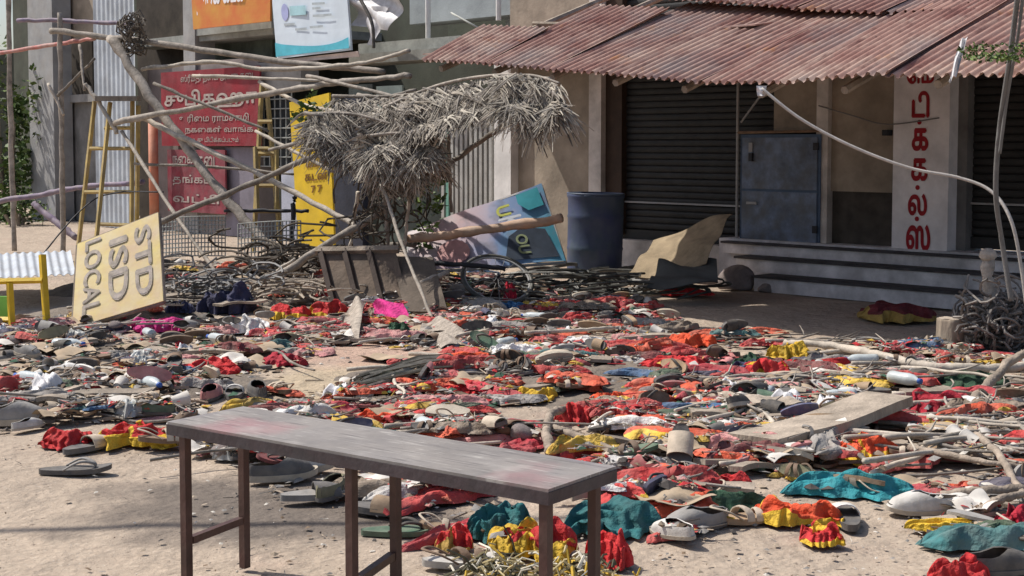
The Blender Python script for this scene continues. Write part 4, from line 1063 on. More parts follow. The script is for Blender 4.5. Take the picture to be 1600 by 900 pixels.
# knobbly pale post above the brush
pst = thing('knobbed_post', 'knobbly pale post rising from the grey brushwood heap', 'post', loc=G(1548, 545))
bpy.context.view_layer.update()
D_ = gd(1548, 545)
b = MB().tube([PD(1545 + 3 * math.sin(i * 1.3), 545 - i * 14, D_) for i in range(11)], [.03 + .02 * abs(math.sin(i * 1.9 + .4)) for i in range(11)], 8)
o = b.build('shaft', mat('pale_bark', (.42, .37, .32), .9, .4, 12, bump=.6), smooth=True); o.parent = pst; o.matrix_parent_inverse = pst.matrix_world.inverted()
b = lathe([(0, 0), (.035, .0), (.058, .03), (.05, .065), (.02, .085), (0, .085)], 12, .08); o = b.build('knob', MATS['pale_bark'], smooth=True); o.location = PD(1544, 408, D_); o.parent = pst; o.matrix_parent_inverse = pst.matrix_world.inverted()
# tall wire-mesh roll, far left
def mesh_panel(label, c, nu, nv, m, r=.006, bow=.0):
    e = thing('wire_mesh_panel', label, 'wire mesh', loc=c[0]); bpy.context.view_layer.update()
    nn_ = (c[1] - c[0]).cross(c[3] - c[0]).normalized()
    def pt(s, t): return bil(c, s, t) + nn_ * bow * math.sin(s * 3.1)
    for i in range(nu + 1):
        o = MB().tube([pt(i / nu, j / 3) for j in range(4)], r, 4).build('wire', m); o.parent = e; o.matrix_parent_inverse = e.matrix_world.inverted()
    for j in range(nv + 1):
        o = MB().tube([pt(i / 8, j / nv) for i in range(9)], r, 4).build('wire', m); o.parent = e; o.matrix_parent_inverse = e.matrix_world.inverted()
mesh_panel('bent grey wire mesh panel before the maroon sign', [PD(250, 402, 14.2), PD(352, 400, 14.2), PD(352, 338, 14.3), PD(250, 342, 14.3)], 20, 9, M_slab, .006, .05)
mesh_panel('narrow wire mesh panel between the yellow ladder and the yellow sign', [PD(372, 420, 13.7), PD(470, 412, 13.7), PD(470, 345, 13.8), PD(372, 350, 13.8)], 18, 9, M_slab, .006, .05)
# white torn plastic sheets
M_plas = mat('white_plastic_film', (0.66, 0.66, 0.69), .45, .25, 9, bump=.1, dust=.25)
draped('plastic_sheet', 'torn white plastic sheet hanging above the thatch beside the poster', [F(R(552, 40, .4), .4, FP(552, 40, .4)[1]), F(R(612, 48, .4), .4, FP(612, 48, .4)[1]), F(R(648, -30, .4), .4, FP(648, -30, .4)[1]), F(R(540, -30, .4), .4, FP(540, -30, .4)[1])], M_plas, 'plastic', .07, seed=12)
draped('plastic_sheet', 'narrow white plastic rag dangling left of the pale upright post', [F(R(574, 70, .42), .42, FP(574, 70, .42)[1]), F(R(586, 70, .42), .42, FP(586, 70, .42)[1]), F(R(606, 10, .42), .42, FP(606, 10, .42)[1]), F(R(572, 10, .42), .42, FP(572, 10, .42)[1])], M_plas, 'plastic', .03, seed=13)
draped('plastic_sheet', 'white plastic scrap snagged on the tin eave above the right shutter', [PD(1482, 126, 8.2), PD(1494, 118, 8.2), PD(1512, 60, 8.3), PD(1500, 62, 8.3)], M_plas, 'plastic', .02, seed=14, n=12)
draped('plastic_sheet', 'small white rag knotted at the eave where the pale cable starts', [PD(1184, 150, 9.2), PD(1196, 150, 9.2), PD(1198, 134, 9.2), PD(1182, 134, 9.2)], M_plas, 'plastic', .012, seed=15, n=10)
cable('black cable drooping in front of the torn plastic sheet', [F(R(552, -20, .8), .8, FP(552, -20, .8)[1]), F(R(572, 15, .8), .8, FP(572, 15, .8)[1]), F(R(582, 40, .8), .8, FP(582, 40, .8)[1]), F(R(584, 75, .8), .8, FP(584, 75, .8)[1])], .022, M_rubber)
cable('thin diagonal stay wire in front of the upper olive wall', [F(R(705, 20, .1), .1, FP(705, 20, .1)[1]), F(R(750, 45, .2), .2, FP(750, 45, .2)[1])], .012, M_slab, name='wire', cat='wire')

# ------------------------------------------------------------------ foliage
M_leaf = [mat('leaf_green', (0.075, 0.125, 0.03), .6, .4, 8, bump=0), mat('leaf_light', (0.14, 0.20, 0.05), .6, .4, 8, bump=0), mat('leaf_dark', (0.035, 0.06, 0.02), .6, .4, 8, bump=0)]
def bush(name, label, center, rad, nleaf, seed, cat='bush', lsz=.09, stem=True):
    q = random.Random(seed)
    e = thing(name, label, cat, loc=(center[0], center[1], center[2] - rad[2] if stem else center[2])); bpy.context.view_layer.update()
    b = MB(); cl = [(Vector((q.gauss(0, .5), q.gauss(0, .5), q.gauss(0, .5))), q.uniform(.25, .5)) for _ in range(14)]
    for k in range(nleaf):
        cc, cr_ = q.choice(cl)
        d = Vector((q.gauss(0, 1), q.gauss(0, 1), q.gauss(0, 1))).normalized() * cr_ * q.random() ** .4
        p = Vector(center) + Vector(((cc.x + d.x) * rad[0], (cc.y + d.y) * rad[1], (cc.z + d.z) * rad[2]))
        a = Vector((q.gauss(0, 1), q.gauss(0, 1), q.gauss(0, .6))).normalized(); w_ = a.cross(Vector((q.gauss(0, 1), q.gauss(0, 1), q.gauss(0, 1)))).normalized()
        s = lsz * q.uniform(.5, 1.2)
        b.add([p, p + a * s * .5 + w_ * s * .28, p + a * s, p + a * s * .5 - w_ * s * .28], [(0, 1, 2, 3)], q.choices((0, 1, 2), (4, 3, 2))[0])
    o = stuff(b.build('crown', M_leaf)); o.parent = e; o.matrix_parent_inverse = e.matrix_world.inverted()
    if stem:
        t = MB()
        for k in range(4):
            t.tube([Vector((center[0] + q.uniform(-.1, .1), center[1], center[2] - rad[2] * 1.3)), Vector(center) + Vector((q.uniform(-.4, .4) * rad[0], q.uniform(-.4, .4), q.uniform(0, .5) * rad[2]))], [.05, .015], 6)
        o = t.build('stem', M_wood); o.parent = e; o.matrix_parent_inverse = e.matrix_world.inverted(); stuff(o)
p = PD(14, 190, 25.5); bush('leafy_bush', 'leafy green bush behind the upright pole and grey column', (p.x, p.y, 1.7), (.55, .8, 1.8), 2600, 2, lsz=.14)
p = PD(26, 330, 23.5); bush('leafy_bush', 'low green weeds at the foot of the grey column', (p.x, p.y, .25), (.6, .5, .4), 900, 3, lsz=.09)
p = PD(1560, 84, 7.9); bush('roof_weed', 'patch of green creeper growing on the tin eave', (p.x, p.y, p.z), (.30, .2, .05), 700, 4, cat='creeper', lsz=.03, stem=False)
p = PD(485, 180, 13.3); bush('leaf_spray', 'spray of yellow green leaves hanging at the top of the yellow sign', (p.x, p.y, p.z), (.13, .12, .13), 130, 5, cat='leaves', lsz=.08, stem=False)
p = PD(668, 330, 12.6); bush('leaf_spray', 'drooping yellow green foliage below the thatch by the screen', (p.x, p.y, p.z), (.14, .2, .35), 160, 6, cat='leaves', lsz=.09, stem=False)
# far yard wall that closes the gap at the left
o = setting(MB().box((-24, 46, 2.2), (50, .3, 4.4)).build('yard_wall', M_dk)); o['label'] = 'dim yard wall behind the bush'; o['category'] = 'wall'
del o['kind']
# ------------------------------------------------------------------ litter: height map that lets things rest on one another
CELL = 0.05
HX0, HY0, HNX, HNY = -6.0, 3.5, 260, 240
HM = np.zeros((HNX, HNY))
def hm_cells(x, y, a, b_, ang):
    rr_ = max(a, b_)
    i0, i1 = int((x - rr_ - HX0) / CELL), int((x + rr_ - HX0) / CELL) + 1
    j0, j1 = int((y - rr_ - HY0) / CELL), int((y + rr_ - HY0) / CELL) + 1
    i0, i1 = max(0, i0), min(HNX, i1 + 1); j0, j1 = max(0, j0), min(HNY, j1 + 1)
    if i1 <= i0 or j1 <= j0: return None
    I, J = np.meshgrid(np.arange(i0, i1), np.arange(j0, j1), indexing='ij')
    X = HX0 + (I + .5) * CELL - x; Y = HY0 + (J + .5) * CELL - y
    ca, sa = math.cos(ang), math.sin(ang)
    U = X * ca + Y * sa; V = -X * sa + Y * ca
    m = (U / max(a, CELL * .6)) ** 2 + (V / max(b_, CELL * .6)) ** 2 <= 1
    return I[m], J[m]
def rest(x, y, a, b_, ang, add, q=55):
    c = hm_cells(x, y, a, b_, ang)
    if c is None or len(c[0]) == 0: return 0.0
    h = HM[c]; z = min(float(np.percentile(h, q)), .035 + .011 * max(0, y - 4.5))
    HM[c] = np.maximum(h, z + add)
    return max(0, z)
def ground_h(x, y):
    i, j = int((x - HX0) / CELL), int((y - HY0) / CELL)
    return float(HM[i, j]) if 0 <= i < HNX and 0 <= j < HNY else 0.0

# colours of footwear; every one is dulled with dust
FC = {'black': (0.03, 0.03, 0.032), 'charcoal': (0.08, 0.08, 0.085), 'brown': (0.13, 0.075, 0.045), 'tan': (0.33, 0.22, 0.13), 'beige': (0.48, 0.40, 0.31), 'white': (0.62, 0.60, 0.57),
      'grey': (0.24, 0.235, 0.23), 'maroon': (0.20, 0.03, 0.04), 'pink': (0.52, 0.20, 0.20), 'green': (0.06, 0.14, 0.09), 'navy': (0.05, 0.06, 0.14), 'olive': (0.20, 0.19, 0.11)}
def fm(col, tone=''):
    return mat('footwear_' + col + tone, FC[col], .75, .3, 14, dust=.22, dustcol=(0.37, 0.315, 0.25), bump=.12, bscale=90, rand=.2)
M_in = mat('dark_lining', (0.045, 0.036, 0.03), .9, .4, 14, dust=.2)
M_solecream = mat('dirty_cream_sole', (0.42, 0.37, 0.30), .8, .3, 14, dust=.3)
def outline(t, L_, wd):
    """half widths of a foot at t in 0..1 (heel..toe): left, right"""
    base = math.sqrt(max(0, 1 - (2 * t - 1) ** 2)) ** .55
    return wd * base * (0.80 + 0.20 * math.sin((t - .18) * 3.6)), wd * base * (0.74 + 0.26 * math.sin((t - .12) * 3.3))
def sole_mb(L_, wd, th, n=16, toe=.012, heel=0.0):
    b = MB(); top, bot = [], []
    for i in range(n + 1):
        t = .5 - .5 * math.cos(math.pi * i / n); l, r_ = outline(t, L_, wd)
        x = (t - .5) * L_; z = toe * max(0, (t - .7) / .3) ** 2 + heel * max(0, (.45 - t) / .45)
        top.append([Vector((x, -r_, z + th)), Vector((x, -r_ * .5, z + th - .002)), Vector((x, l * .5, z + th - .002)), Vector((x, l, z + th))])
        bot.append([Vector((x, -r_ * .97, z)), Vector((x, l * .97, z))])
    b.grid(top)
    b.grid([row[::-1] for row in bot])
    b.grid([[bot[i][0], top[i][0]] for i in range(n + 1)]); b.grid([[top[i][3], bot[i][1]] for i in range(n + 1)])
    return b
def band(b, x0, x1, wd, h0, h1, th=.004, n=9, mi=0, skew=0.0):
    P, Q = [], []
    for k, (x, h) in enumerate(((x0, h0), ((x0 + x1) / 2, (h0 + h1) / 2 + .004), (x1, h1))):
        row, row2 = [], []
        for i in range(n):
            a = math.pi * i / (n - 1); y = math.cos(a) * wd; z = .012 + h * math.sin(a) ** .75
            row.append(Vector((x + skew * math.cos(a), y, z))); row2.append(Vector((x + skew * math.cos(a), y * .93, z - th)))
        P.append(row); Q.append(row2)
    b.grid(P, mi); b.grid([r_[::-1] for r_ in Q], mi)
    for e in (0, 2):
        b.grid([[P[e][i], Q[e][i]] for i in range(n)] if e == 0 else [[Q[e][i], P[e][i]] for i in range(n)], mi)
    return b
PROTO = {}
def proto(kind, col):
    key = (kind, col)
    if key in PROTO: return PROTO[key]
    m = fm(col); parts = []
    if kind == 'flip_flop':
        s = sole_mb(.27, .048, .018); parts.append(('sole', s.mesh('sole', m, True)))
        b = MB()
        for sd in (-1, 1):
            b.tube(smooth_path([Vector((.075, 0, .018)), Vector((.068, sd * .006, .034)), Vector((.02, sd * .034, .046)), Vector((-.04, sd * .043, .018))], 5), [.006, .006, .008, .008, .009, .010, .010, .010, .010, .009, .009, .008, .008, .007, .006, .006][:16], 6, flat=.6)
        parts.append(('strap', b.mesh('strap', fm('black' if col not in ('black', 'charcoal') else 'grey'), True)))
    elif kind == 'slide':
        s = sole_mb(.265, .05, .024); parts.append(('sole', s.mesh('sole', fm('charcoal' if col != 'charcoal' else 'grey'), True)))
        b = band(MB(), -.005, .095, .051, .052, .036); parts.append(('upper_band', b.mesh('upper_band', m, True)))
    elif kind == 'sandal':
        s = sole_mb(.255, .045, .022, heel=.012); parts.append(('sole', s.mesh('sole', m, True)))
        dm = fm('brown' if col not in ('brown', 'tan') else 'beige')
        b = band(MB(), .045, .075, .046, .036, .030, skew=.012); parts.append(('strap', b.mesh('strap', dm, True)))
        b = band(MB(), -.015, .015, .046, .048, .044, skew=-.012); parts.append(('strap', b.mesh('strap', dm, True)))
        b = MB().tube(smooth_path([Vector((-.02, .044, .02)), Vector((-.08, .045, .055)), Vector((-.125, 0, .065)), Vector((-.08, -.045, .055)), Vector((-.02, -.044, .02))], 5), .007, 6, flat=.5)
        parts.append(('ankle_strap', b.mesh('ankle_strap', dm, True)))
    else:                                   # closed shoe, clog or sneaker: an upper with an open mouth on a sole
        tall = kind == 'sneaker'
        L_ = .28 if tall else .265; wd = .050
        s = sole_mb(L_ + .008, wd + .004, .026 if tall else .016, toe=.014)
        parts.append(('sole', s.mesh('sole', M_solecream if tall or col in ('white', 'beige') else fm('charcoal'), True)))
        n, k = 18, 14; P = []
        for i in range(n + 1):
            t = .004 + .992 * (.5 - .5 * math.cos(math.pi * i / n)); l, r_ = outline(t, L_, wd)
            hh = (.026 + .044 * math.sin(min(1, (1 - t) / .58) * math.pi / 2)) * (1.22 if tall else .95)
            if t > .88: hh *= math.sqrt(max(.10, (1 - t) / .12))
            if t < .06: hh *= math.sqrt(max(.45, t / .06))
            mo = 0.0                        # half width of the mouth, in radians off the top
            if t < .60: mo = 1.02 * min(1, ((.60 - t) / .22)) ** .7 * (1 if t > .07 else max(.5, t / .07))
            rowl, rowr = [], []
            for j in range(k // 2 + 1):
                a = (math.pi / 2 - mo) * j / (k // 2); c_ = math.cos(a)
                rowl.append(Vector(((t - .5) * L_, l * abs(c_) ** .7, .014 + hh * math.sin(a) ** .7)))
                rowr.append(Vector(((t - .5) * L_, -r_ * abs(c_) ** .7, .014 + hh * math.sin(a) ** .7)))
            P.append((rowl, rowr[::-1]))
        b = MB()
        shrink = lambda p: Vector((p.x * .965, p.y * .91, .014 + (p.z - .014) * .95))
        L3 = [p_[0] for p_ in P]; R3 = [p_[1] for p_ in P]
        for G3, fl in ((L3, False), (R3, False)):
            b.grid([r3[::-1] for r3 in G3], 0); b.grid([[shrink(p_) for p_ in r3] for r3 in G3], 1)
        rim_ = [(r3[-1], r4[0]) for r3, r4 in zip(L3, R3)]
        b.grid([[a_, shrink(a_)] for a_, _ in rim_], 0); b.grid([[shrink(c_), c_] for _, c_ in rim_], 0)
        e0 = [L3[0], R3[0]]                 # heel counter
        b.grid([[L3[0][-1], R3[0][0]], [L3[0][0], R3[0][-1]]], 0)
        parts.append(('upper', b.mesh('upper', [m, M_in], True)))
        ins = sole_mb(L_ * .94, wd * .9, .003); ins.v = [(x, y, z + .022) for x, y, z in ins.v]
        parts.append(('insole', ins.mesh('insole', M_in, True)))
        if tall:
            b = MB()
            for q_ in range(4):
                x = .005 + q_ * .018; h = .105 - q_ * .012
                b.tube([Vector((x, -.022, h - .016)), Vector((x + .004, 0, h - .004)), Vector((x, .022, h - .016))], .0035, 5)
            parts.append(('laces', b.mesh('laces', M_solecream)))
    PROTO[key] = parts
    return parts
KNAME = {'flip_flop': ('flip_flop', 'flip-flop', 'rubber flip-flop with a thong strap'), 'slide': ('slide_sandal', 'slipper', 'slip-on sandal with a broad band'), 'sandal': ('strap_sandal', 'sandal', 'strappy sandal with an ankle strap'),
         'shoe': ('low_shoe', 'shoe', 'low slip-on shoe'), 'sneaker': ('lace_sneaker', 'shoe', 'lace-up sneaker')}
def footwear(kind, col, x, y, ang, label=None, tiltx=0., tilty=0., flip=False, z=None, size=1.0, lift=0.0):
    nm, cat, words = KNAME[kind]
    e = link(nm, None); e.empty_display_size = .05
    if z is None:
        z = rest(x, y, .13 * size, .05 * size, ang, .030 if kind in ('flip_flop', 'slide', 'sandal') else .05)
    e.location = (x, y, z + lift + (.07 * size if flip and kind in ('shoe', 'sneaker') else (.04 * size if flip else 0)) + abs(math.sin(tiltx)) * .045 + abs(math.sin(tilty)) * .09)
    e.rotation_euler = Euler((tiltx + (math.pi if flip else 0), tilty, ang), 'XYZ')
    e.scale = (size, size, size)
    for pn, me in proto(kind, col):
        link(pn, me, e)
    if label: tag(e, label, cat)
    else:
        w2 = words.split(' with')[0]; pose = 'upturned ' if flip else ('tipped ' if abs(tiltx) > .6 else '')
        tag(e, '%s%s %s %s' % (pose, col, w2, near(x, y)), cat, '%s %ss strewn over the ground' % (col, w2))
    return e

# crumpled cloth
CC = {'red': (0.50, 0.018, 0.022), 'crimson': (0.42, 0.008, 0.03), 'orange red': (0.60, 0.07, 0.02), 'maroon': (0.16, 0.012, 0.02), 'yellow': (0.66, 0.42, 0.03), 'teal': (0.015, 0.13, 0.14), 'turquoise': (0.02, 0.26, 0.30), 'dark green': (0.015, 0.06, 0.03),
      'magenta': (0.55, 0.02, 0.20), 'pink': (0.60, 0.24, 0.24), 'white': (0.66, 0.64, 0.62), 'grey': (0.27, 0.26, 0.25), 'navy': (0.03, 0.035, 0.09), 'mustard': (0.42, 0.27, 0.06), 'brown': (0.17, 0.125, 0.085), 'blue': (0.03, 0.12, 0.26)}
def cm(col, dusty=True):
    d = {'white': .3, 'grey': .4, 'brown': .45, 'pink': .35}.get(col, .26)
    return mat('cloth_' + col.replace(' ', '_') + ('' if dusty else '_clean'), CC[col], .85, .35, 9, dust=d if dusty else .06, dustcol=(0.38, 0.32, 0.27), bump=.9, bscale=38, rand=.22)
def cloth_mesh(L_, wd, h, seed, m1, m2=None, border=.22, n1=46, n2=22, rope=0.0):
    q = random.Random(seed)
    w1 = [(q.uniform(1, 4), q.uniform(0, 6), q.uniform(.1, .3)) for _ in range(3)]
    fo = [(q.uniform(-.45, .45), q.uniform(5, 9), q.uniform(0, 6), q.uniform(.6, 1)) for _ in range(3)] + [(q.uniform(-.9, .9), q.uniform(13, 20), q.uniform(0, 6), q.uniform(.15, .28)) for _ in range(2)]
    cen = [(q.uniform(-.5, .5), q.uniform(-.5, .5), q.uniform(.25, .55), q.uniform(.4, 1)) for _ in range(4)]
    P = []
    for i in range(n1 + 1):
        s = 2 * i / n1 - 1
        prof = (1 - abs(s) ** 3.5) ** .5 * (.72 + .28 * math.sin(s * q.uniform(2.4, 2.4) * 1.3 + w1[0][1]))
        prof = max(prof, .10) * (1 + .16 * math.sin(11 * s + w1[1][1]) + .10 * math.sin(23 * s + w1[2][1]))
        mean = sum(a_ * math.sin(f_ * s + p_) for f_, p_, a_ in w1) * .55
        row = []
        for j in range(n2 + 1):
            t = 2 * j / n2 - 1
            x = s * L_ / 2 + .06 * L_ * math.sin(3.3 * t + w1[1][1] + 2 * s) * .6
            y = (t * prof + mean) * wd / 2 + .05 * wd * math.sin(9 * s + w1[2][1])
            ridge = 0
            for a_, f_, p_, k_ in fo:
                ph = f_ * (t * .9 + a_ * s * .55 + .18 * math.sin(4 * s + p_) + .12 * math.sin(5 * t + p_ * 2)) + p_
                ridge += k_ * (.5 + .5 * math.cos(ph)) ** 1.5
            lump = sum(k_ * math.exp(-((s - a_) ** 2 + (t - b_) ** 2) / r_ ** 2) for a_, b_, r_, k_ in cen)
            edge = (max(0, 1 - abs(t) ** 3.5)) ** .5 * (max(0, 1 - abs(s) ** 6)) ** .5
            z = h * edge * (.08 + .72 * ridge / 1.5 + .24 * min(1.2, lump))
            sh = .02 * wd * math.sin(ridge * 5)
            row.append(Vector((x + sh, y + sh, z + .004)))
        P.append(row)
    b = MB()
    nb_ = int(n2 * border); g1, g2, g3 = int(n1 * .09), int(n1 * .38), int(n1 * .52)
    b.grid(P, mif=(lambda i, j: 1 if (j < max(2, nb_ // 2) or (seed % 2 and abs(j - n2 * .58) < n2 * .05) or (seed % 3 == 0 and i < g1) or (seed % 4 == 1 and g2 < i < g2 + g1)) else 0) if m2 else None)
    return b.mesh('cloth', [m1, m2] if m2 else m1, smooth=True)
def cloth_at(u0, u1, v0, v1, col, label, col2=None, ang=0.0, seed=None, name='crumpled_cloth', cat='cloth', hk=1.0, border=.25, wk=1.0):
    BOXES.append((u0, u1, v0, v1)); vb = v1; s = scale_at(vb)
    L_ = (u1 - u0) / s; dv = v1 - v0
    h = max(.03, .50 * dv / s) * hk
    wd = wk * max(.07, .5 * dv / (s * (vb - V_HOR) / FOC))
    wd = min(wd, L_ * 1.1)
    base = G((u0 + u1) / 2, vb)
    sd = seed if seed is not None else int(u0 * 7 + v0)
    me = cloth_mesh(L_ * .95, wd, h, sd, cm(col, False), cm(col2, False) if col2 else None, border, n1=64, n2=30)
    o = link(name, me)
    x, y = base.x, base.y + wd * .45
    z = rest(x, y, L_ * .45, wd * .42, ang, h * .5, q=72)
    o.location = (x, y, max(0, z - .015)); o.rotation_euler = (0, 0, ang)
    return tag(o, label, cat)
# ---- loose wood
def plank_mesh(L_, wd, th, seed):
    q = random.Random(seed); b = MB(); n = 8; P = []
    for i in range(n + 1):
        x = (i / n - .5) * L_; e = (q.uniform(-.02, .02) if i in (0, n) else 0) * 1
        wv = .01 * math.sin(i * .8 + seed)
        P.append([Vector((x + e, -wd / 2 + q.uniform(-.003, .003), wv)), Vector((x - e, wd / 2 + q.uniform(-.003, .003), wv)), Vector((x - e, wd / 2, wv + th)), Vector((x + e, -wd / 2, wv + th)), Vector((x + e, -wd / 2, wv))])
    b.grid([r_[::-1] for r_ in P])
    for i, flip in ((0, False), (n, True)):
        f = [P[i][k] for k in range(4)]; b.add(f if not flip else f[::-1], [(0, 1, 2, 3)])
    return b.mesh('plank', M_wood)
LAND = [(u_, v_, w_) for u_, v_, w_ in ((118, 738, 'near the lone flip-flop'), (185, 500, 'below the tipped telephone sign'), (40, 540, 'in front of the yellow cart frame'), (60, 620, 'in the grey footwear heap'), (220, 610, 'behind the red sashes'), (330, 500, 'below the wire tangle'),
    (450, 490, 'by the red bundles under the propped pole'), (350, 590, 'beside the bare patch of earth'), (560, 490, 'in front of the broken crate'), (690, 520, 'at the foot of the thin stake'), (660, 600, 'by the long reed bundle'), (650, 680, 'just behind the middle of the bench'), (800, 545, 'round the off-white cloth'),
    (800, 480, 'below the hose coils'), (920, 490, 'in front of the blue drum'), (840, 615, 'by the creased yellow cloth'), (950, 630, 'by the forked branch'), (930, 700, 'behind the right end of the bench'), (1060, 540, 'at the edge of the eave shadow'), (1060, 600, 'in the thick of the red rags'), (1080, 720, 'round the propped beige sole'),
    (1200, 560, 'by the dark green rag heap'), (1220, 650, 'behind the wide plank'), (1290, 700, 'by the wide plank'), (1180, 760, 'by the rolled dark green cloth'), (1090, 820, 'next to the grey clog'), (1330, 760, 'by the turquoise cloth'), (1390, 580, 'below the long pale branch'), (1460, 640, 'round the crimson cloth heap'), (1540, 590, 'under the bent grey branch'),
    (1500, 720, 'among the twisted twigs'), (1460, 790, 'by the ribbed white shoe'), (1560, 820, 'at the yellow scarf'), (560, 780, 'under the bench'), (760, 820, 'by the teal cloth heap'), (960, 820, 'by the large teal cloth'), (420, 740, 'by the pair of sneakers under the bench'), (1300, 830, 'by the red and yellow scarf end'))]
LANDP = [(G(u_, v_), w_) for u_, v_, w_ in LAND]
def near(x, y):
    return min(LANDP, key=lambda l_: (l_[0].x - x) ** 2 + .45 * (l_[0].y - y) ** 2)[1]
# ------------------------------------------------------------------ where the litter lies (outlined in the photograph, dropped on the ground)
ZONE = [(0, 520), (110, 515), (190, 452), (260, 425), (700, 425), (1000, 466), (1060, 500), (1250, 528), (1440, 548), (1610, 560), (1610, 862), (1480, 845), (1400, 800), (1330, 850), (1190, 820), (1130, 835), (1045, 850), (1000, 870), (700, 870), (690, 850), (580, 832), (540, 792), (430, 775), (400, 735), (290, 700), (190, 690), (110, 675), (0, 675)]
BARE = [[(300, 640), (390, 628), (450, 625), (470, 560), (560, 540), (650, 556), (600, 585), (520, 612), (500, 640), (420, 650)], [(640, 690), (720, 690), (860, 700), (900, 740), (640, 740)], [(1050, 470), (1180, 462), (1560, 480), (1560, 550), (1250, 530), (1060, 505)]]
def inside(p, poly):
    x, y = p; c = False; n = len(poly)
    for i in range(n):
        x0, y0 = poly[i]; x1, y1 = poly[i - 1]
        if (y0 > y) != (y1 > y) and x < (x1 - x0) * (y - y0) / (y1 - y0) + x0: c = not c
    return c
QL = random.Random(2024)
BOXES = [(675, 1045, 785, 905)]
GAPS = []
for _ in range(46):
    u_, v_ = QL.uniform(0, 1600), QL.uniform(520, 840); g_ = G(u_, v_); GAPS.append((g_.x, g_.y, QL.uniform(.10, .30)))
def litter_spot():
    while True:
        u, v = QL.uniform(-25, 1625), QL.uniform(426, 872)
        if QL.random() > (250 / (v - 215)) ** 1.25: continue
        if not inside((min(max(u, 1), 1599), v), ZONE): continue
        if any(inside((u, v), b_) for b_ in BARE) and QL.random() > .05: continue
        g_ = G(u, v)
        if any((g_.x - a_) ** 2 + .5 * (g_.y - b_) ** 2 < c_ * c_ for a_, b_, c_ in GAPS) and QL.random() > .06: continue
        if any(a_ < u < b_ and c_ < v < d_ + 6 for a_, b_, c_, d_ in BOXES) and QL.random() > .07: continue
        return u, v
def clear_of_bench(p, m=.08):
    q = p - BO; a, b_ = q.dot(bd), q.dot(bn)
    return not (-.05 < a < blen + .05 and -m < b_ < bwid + m)
# heaped base where the frame came down
for (u, v, a, b_, h) in ((300, 438, .9, .6, .18), (450, 438, 1.1, .6, .20), (610, 446, .9, .5, .18), (190, 455, .7, .5, .14), (320, 470, .7, .5, .10), (470, 468, .9, .5, .12), (620, 478, .7, .4, .10), (180, 495, .8, .5, .10), (760, 465, .8, .4, .06), (60, 560, .9, .7, .05), (200, 600, .9, .5, .05), (900, 590, 1.4, .7, .06), (1200, 620, 1.3, .8, .05)):
    p = G(u, v); c = hm_cells(p.x, p.y, a, b_, 0)
    X = HX0 + (c[0] + .5) * CELL - p.x; Y = HY0 + (c[1] + .5) * CELL - p.y
    HM[c] = np.maximum(HM[c], h * np.clip(1 - (X / a) ** 2 - (Y / b_) ** 2, 0, 1))
# the rubble mound under it, one sheet following those heights
def rubble_bed():
    b = MB(); idx = {}
    H0 = HM.copy()
    for i in range(1, HNX - 1):
        for j in range(1, HNY - 1):
            if H0[i - 1:i + 2, j - 1:j + 2].max() > .004:
                idx[(i, j)] = len(b.v); b.v.append((HX0 + (i + .5) * CELL, HY0 + (j + .5) * CELL, float(H0[i, j]) - .008 + nr.uniform(-.008, .008)))
    for (i, j), k in idx.items():
        if (i + 1, j) in idx and (i, j + 1) in idx and (i + 1, j + 1) in idx:
            b.f.append((k, idx[(i + 1, j)], idx[(i + 1, j + 1)], idx[(i, j + 1)])); b.m.append(0)
    o = b.build('rubble_mound', mat('rubble_earth', (.21, .175, .14), .95, .5, 9, bump=.8, bscale=35, col2=(.12, .10, .085)), smooth=True)
    setting(o)
rubble_bed()

# ------------------------------------------------------------------ cloths one can name
cloth_at(46, 135, 664, 706, 'red', 'plain red sash end lying at the left edge of the footwear', seed=7)
cloth_at(140, 275, 658, 704, 'red', 'red sash with a bright yellow fold beside the lone flip-flop', 'yellow', seed=21, border=.4)
cloth_at(195, 285, 486, 522, 'magenta', 'bright magenta cloth bundle under the tipped telephone sign', seed=9)
cloth_at(412, 480, 466, 500, 'red', 'red cloth bundle under the propped pole', 'yellow', seed=12)
cloth_at(478, 542, 466, 498, 'red', 'red cloth with yellow end beside the broken crate', 'yellow', seed=15)
cloth_at(300, 388, 440, 492, 'navy', 'dark navy jacket slumped below the wire tangle', seed=17, hk=1.2)
cloth_at(250, 300, 470, 500, 'navy', 'dark blue rag behind the magenta bundle', seed=18)
cloth_at(600, 640, 495, 525, 'dark green', 'dark green rag under the pink cloth', seed=19)
cloth_at(400, 478, 546, 574, 'crimson', 'crimson rag beside the bare patch of earth', seed=16)
cloth_at(272, 372, 558, 590, 'red', 'dull red rag among the grey shoes', seed=22)
cloth_at(330, 412, 486, 524, 'white', 'white plastic sheet bunched below the wire tangle', seed=23, cat='plastic', name='plastic_heap')
cloth_at(760, 850, 532, 562, 'white', 'off-white cloth spread in the middle of the litter', seed=25)
cloth_at(728, 835, 790, 850, 'teal', 'dark teal cloth heap behind the bench end', hk=1.2, wk=1.5, seed=26)
cloth_at(878, 1042, 782, 850, 'teal', 'large teal cloth wound behind the right bench legs', hk=1.2, wk=1.5, seed=28)
cloth_at(784, 905, 802, 880, 'red', 'big red cloth heap under the bench end', 'yellow', hk=1.2, wk=1.5, seed=31, border=.3)
cloth_at(915, 992, 828, 892, 'red', 'smooth red cloth lying against the right bench leg', hk=1.2, wk=1.5, seed=32)
cloth_at(760, 850, 832, 876, 'yellow', 'golden yellow cloth fold beside the big red heap', hk=1.2, wk=1.5, seed=34)
cloth_at(678, 738, 820, 866, 'red', 'small red cloth with yellow tassels left of the teal heap', 'mustard', hk=1.2, wk=1.5, seed=37)
cloth_at(1228, 1446, 732, 782, 'turquoise', 'long turquoise cloth trailing across the litter', seed=41)
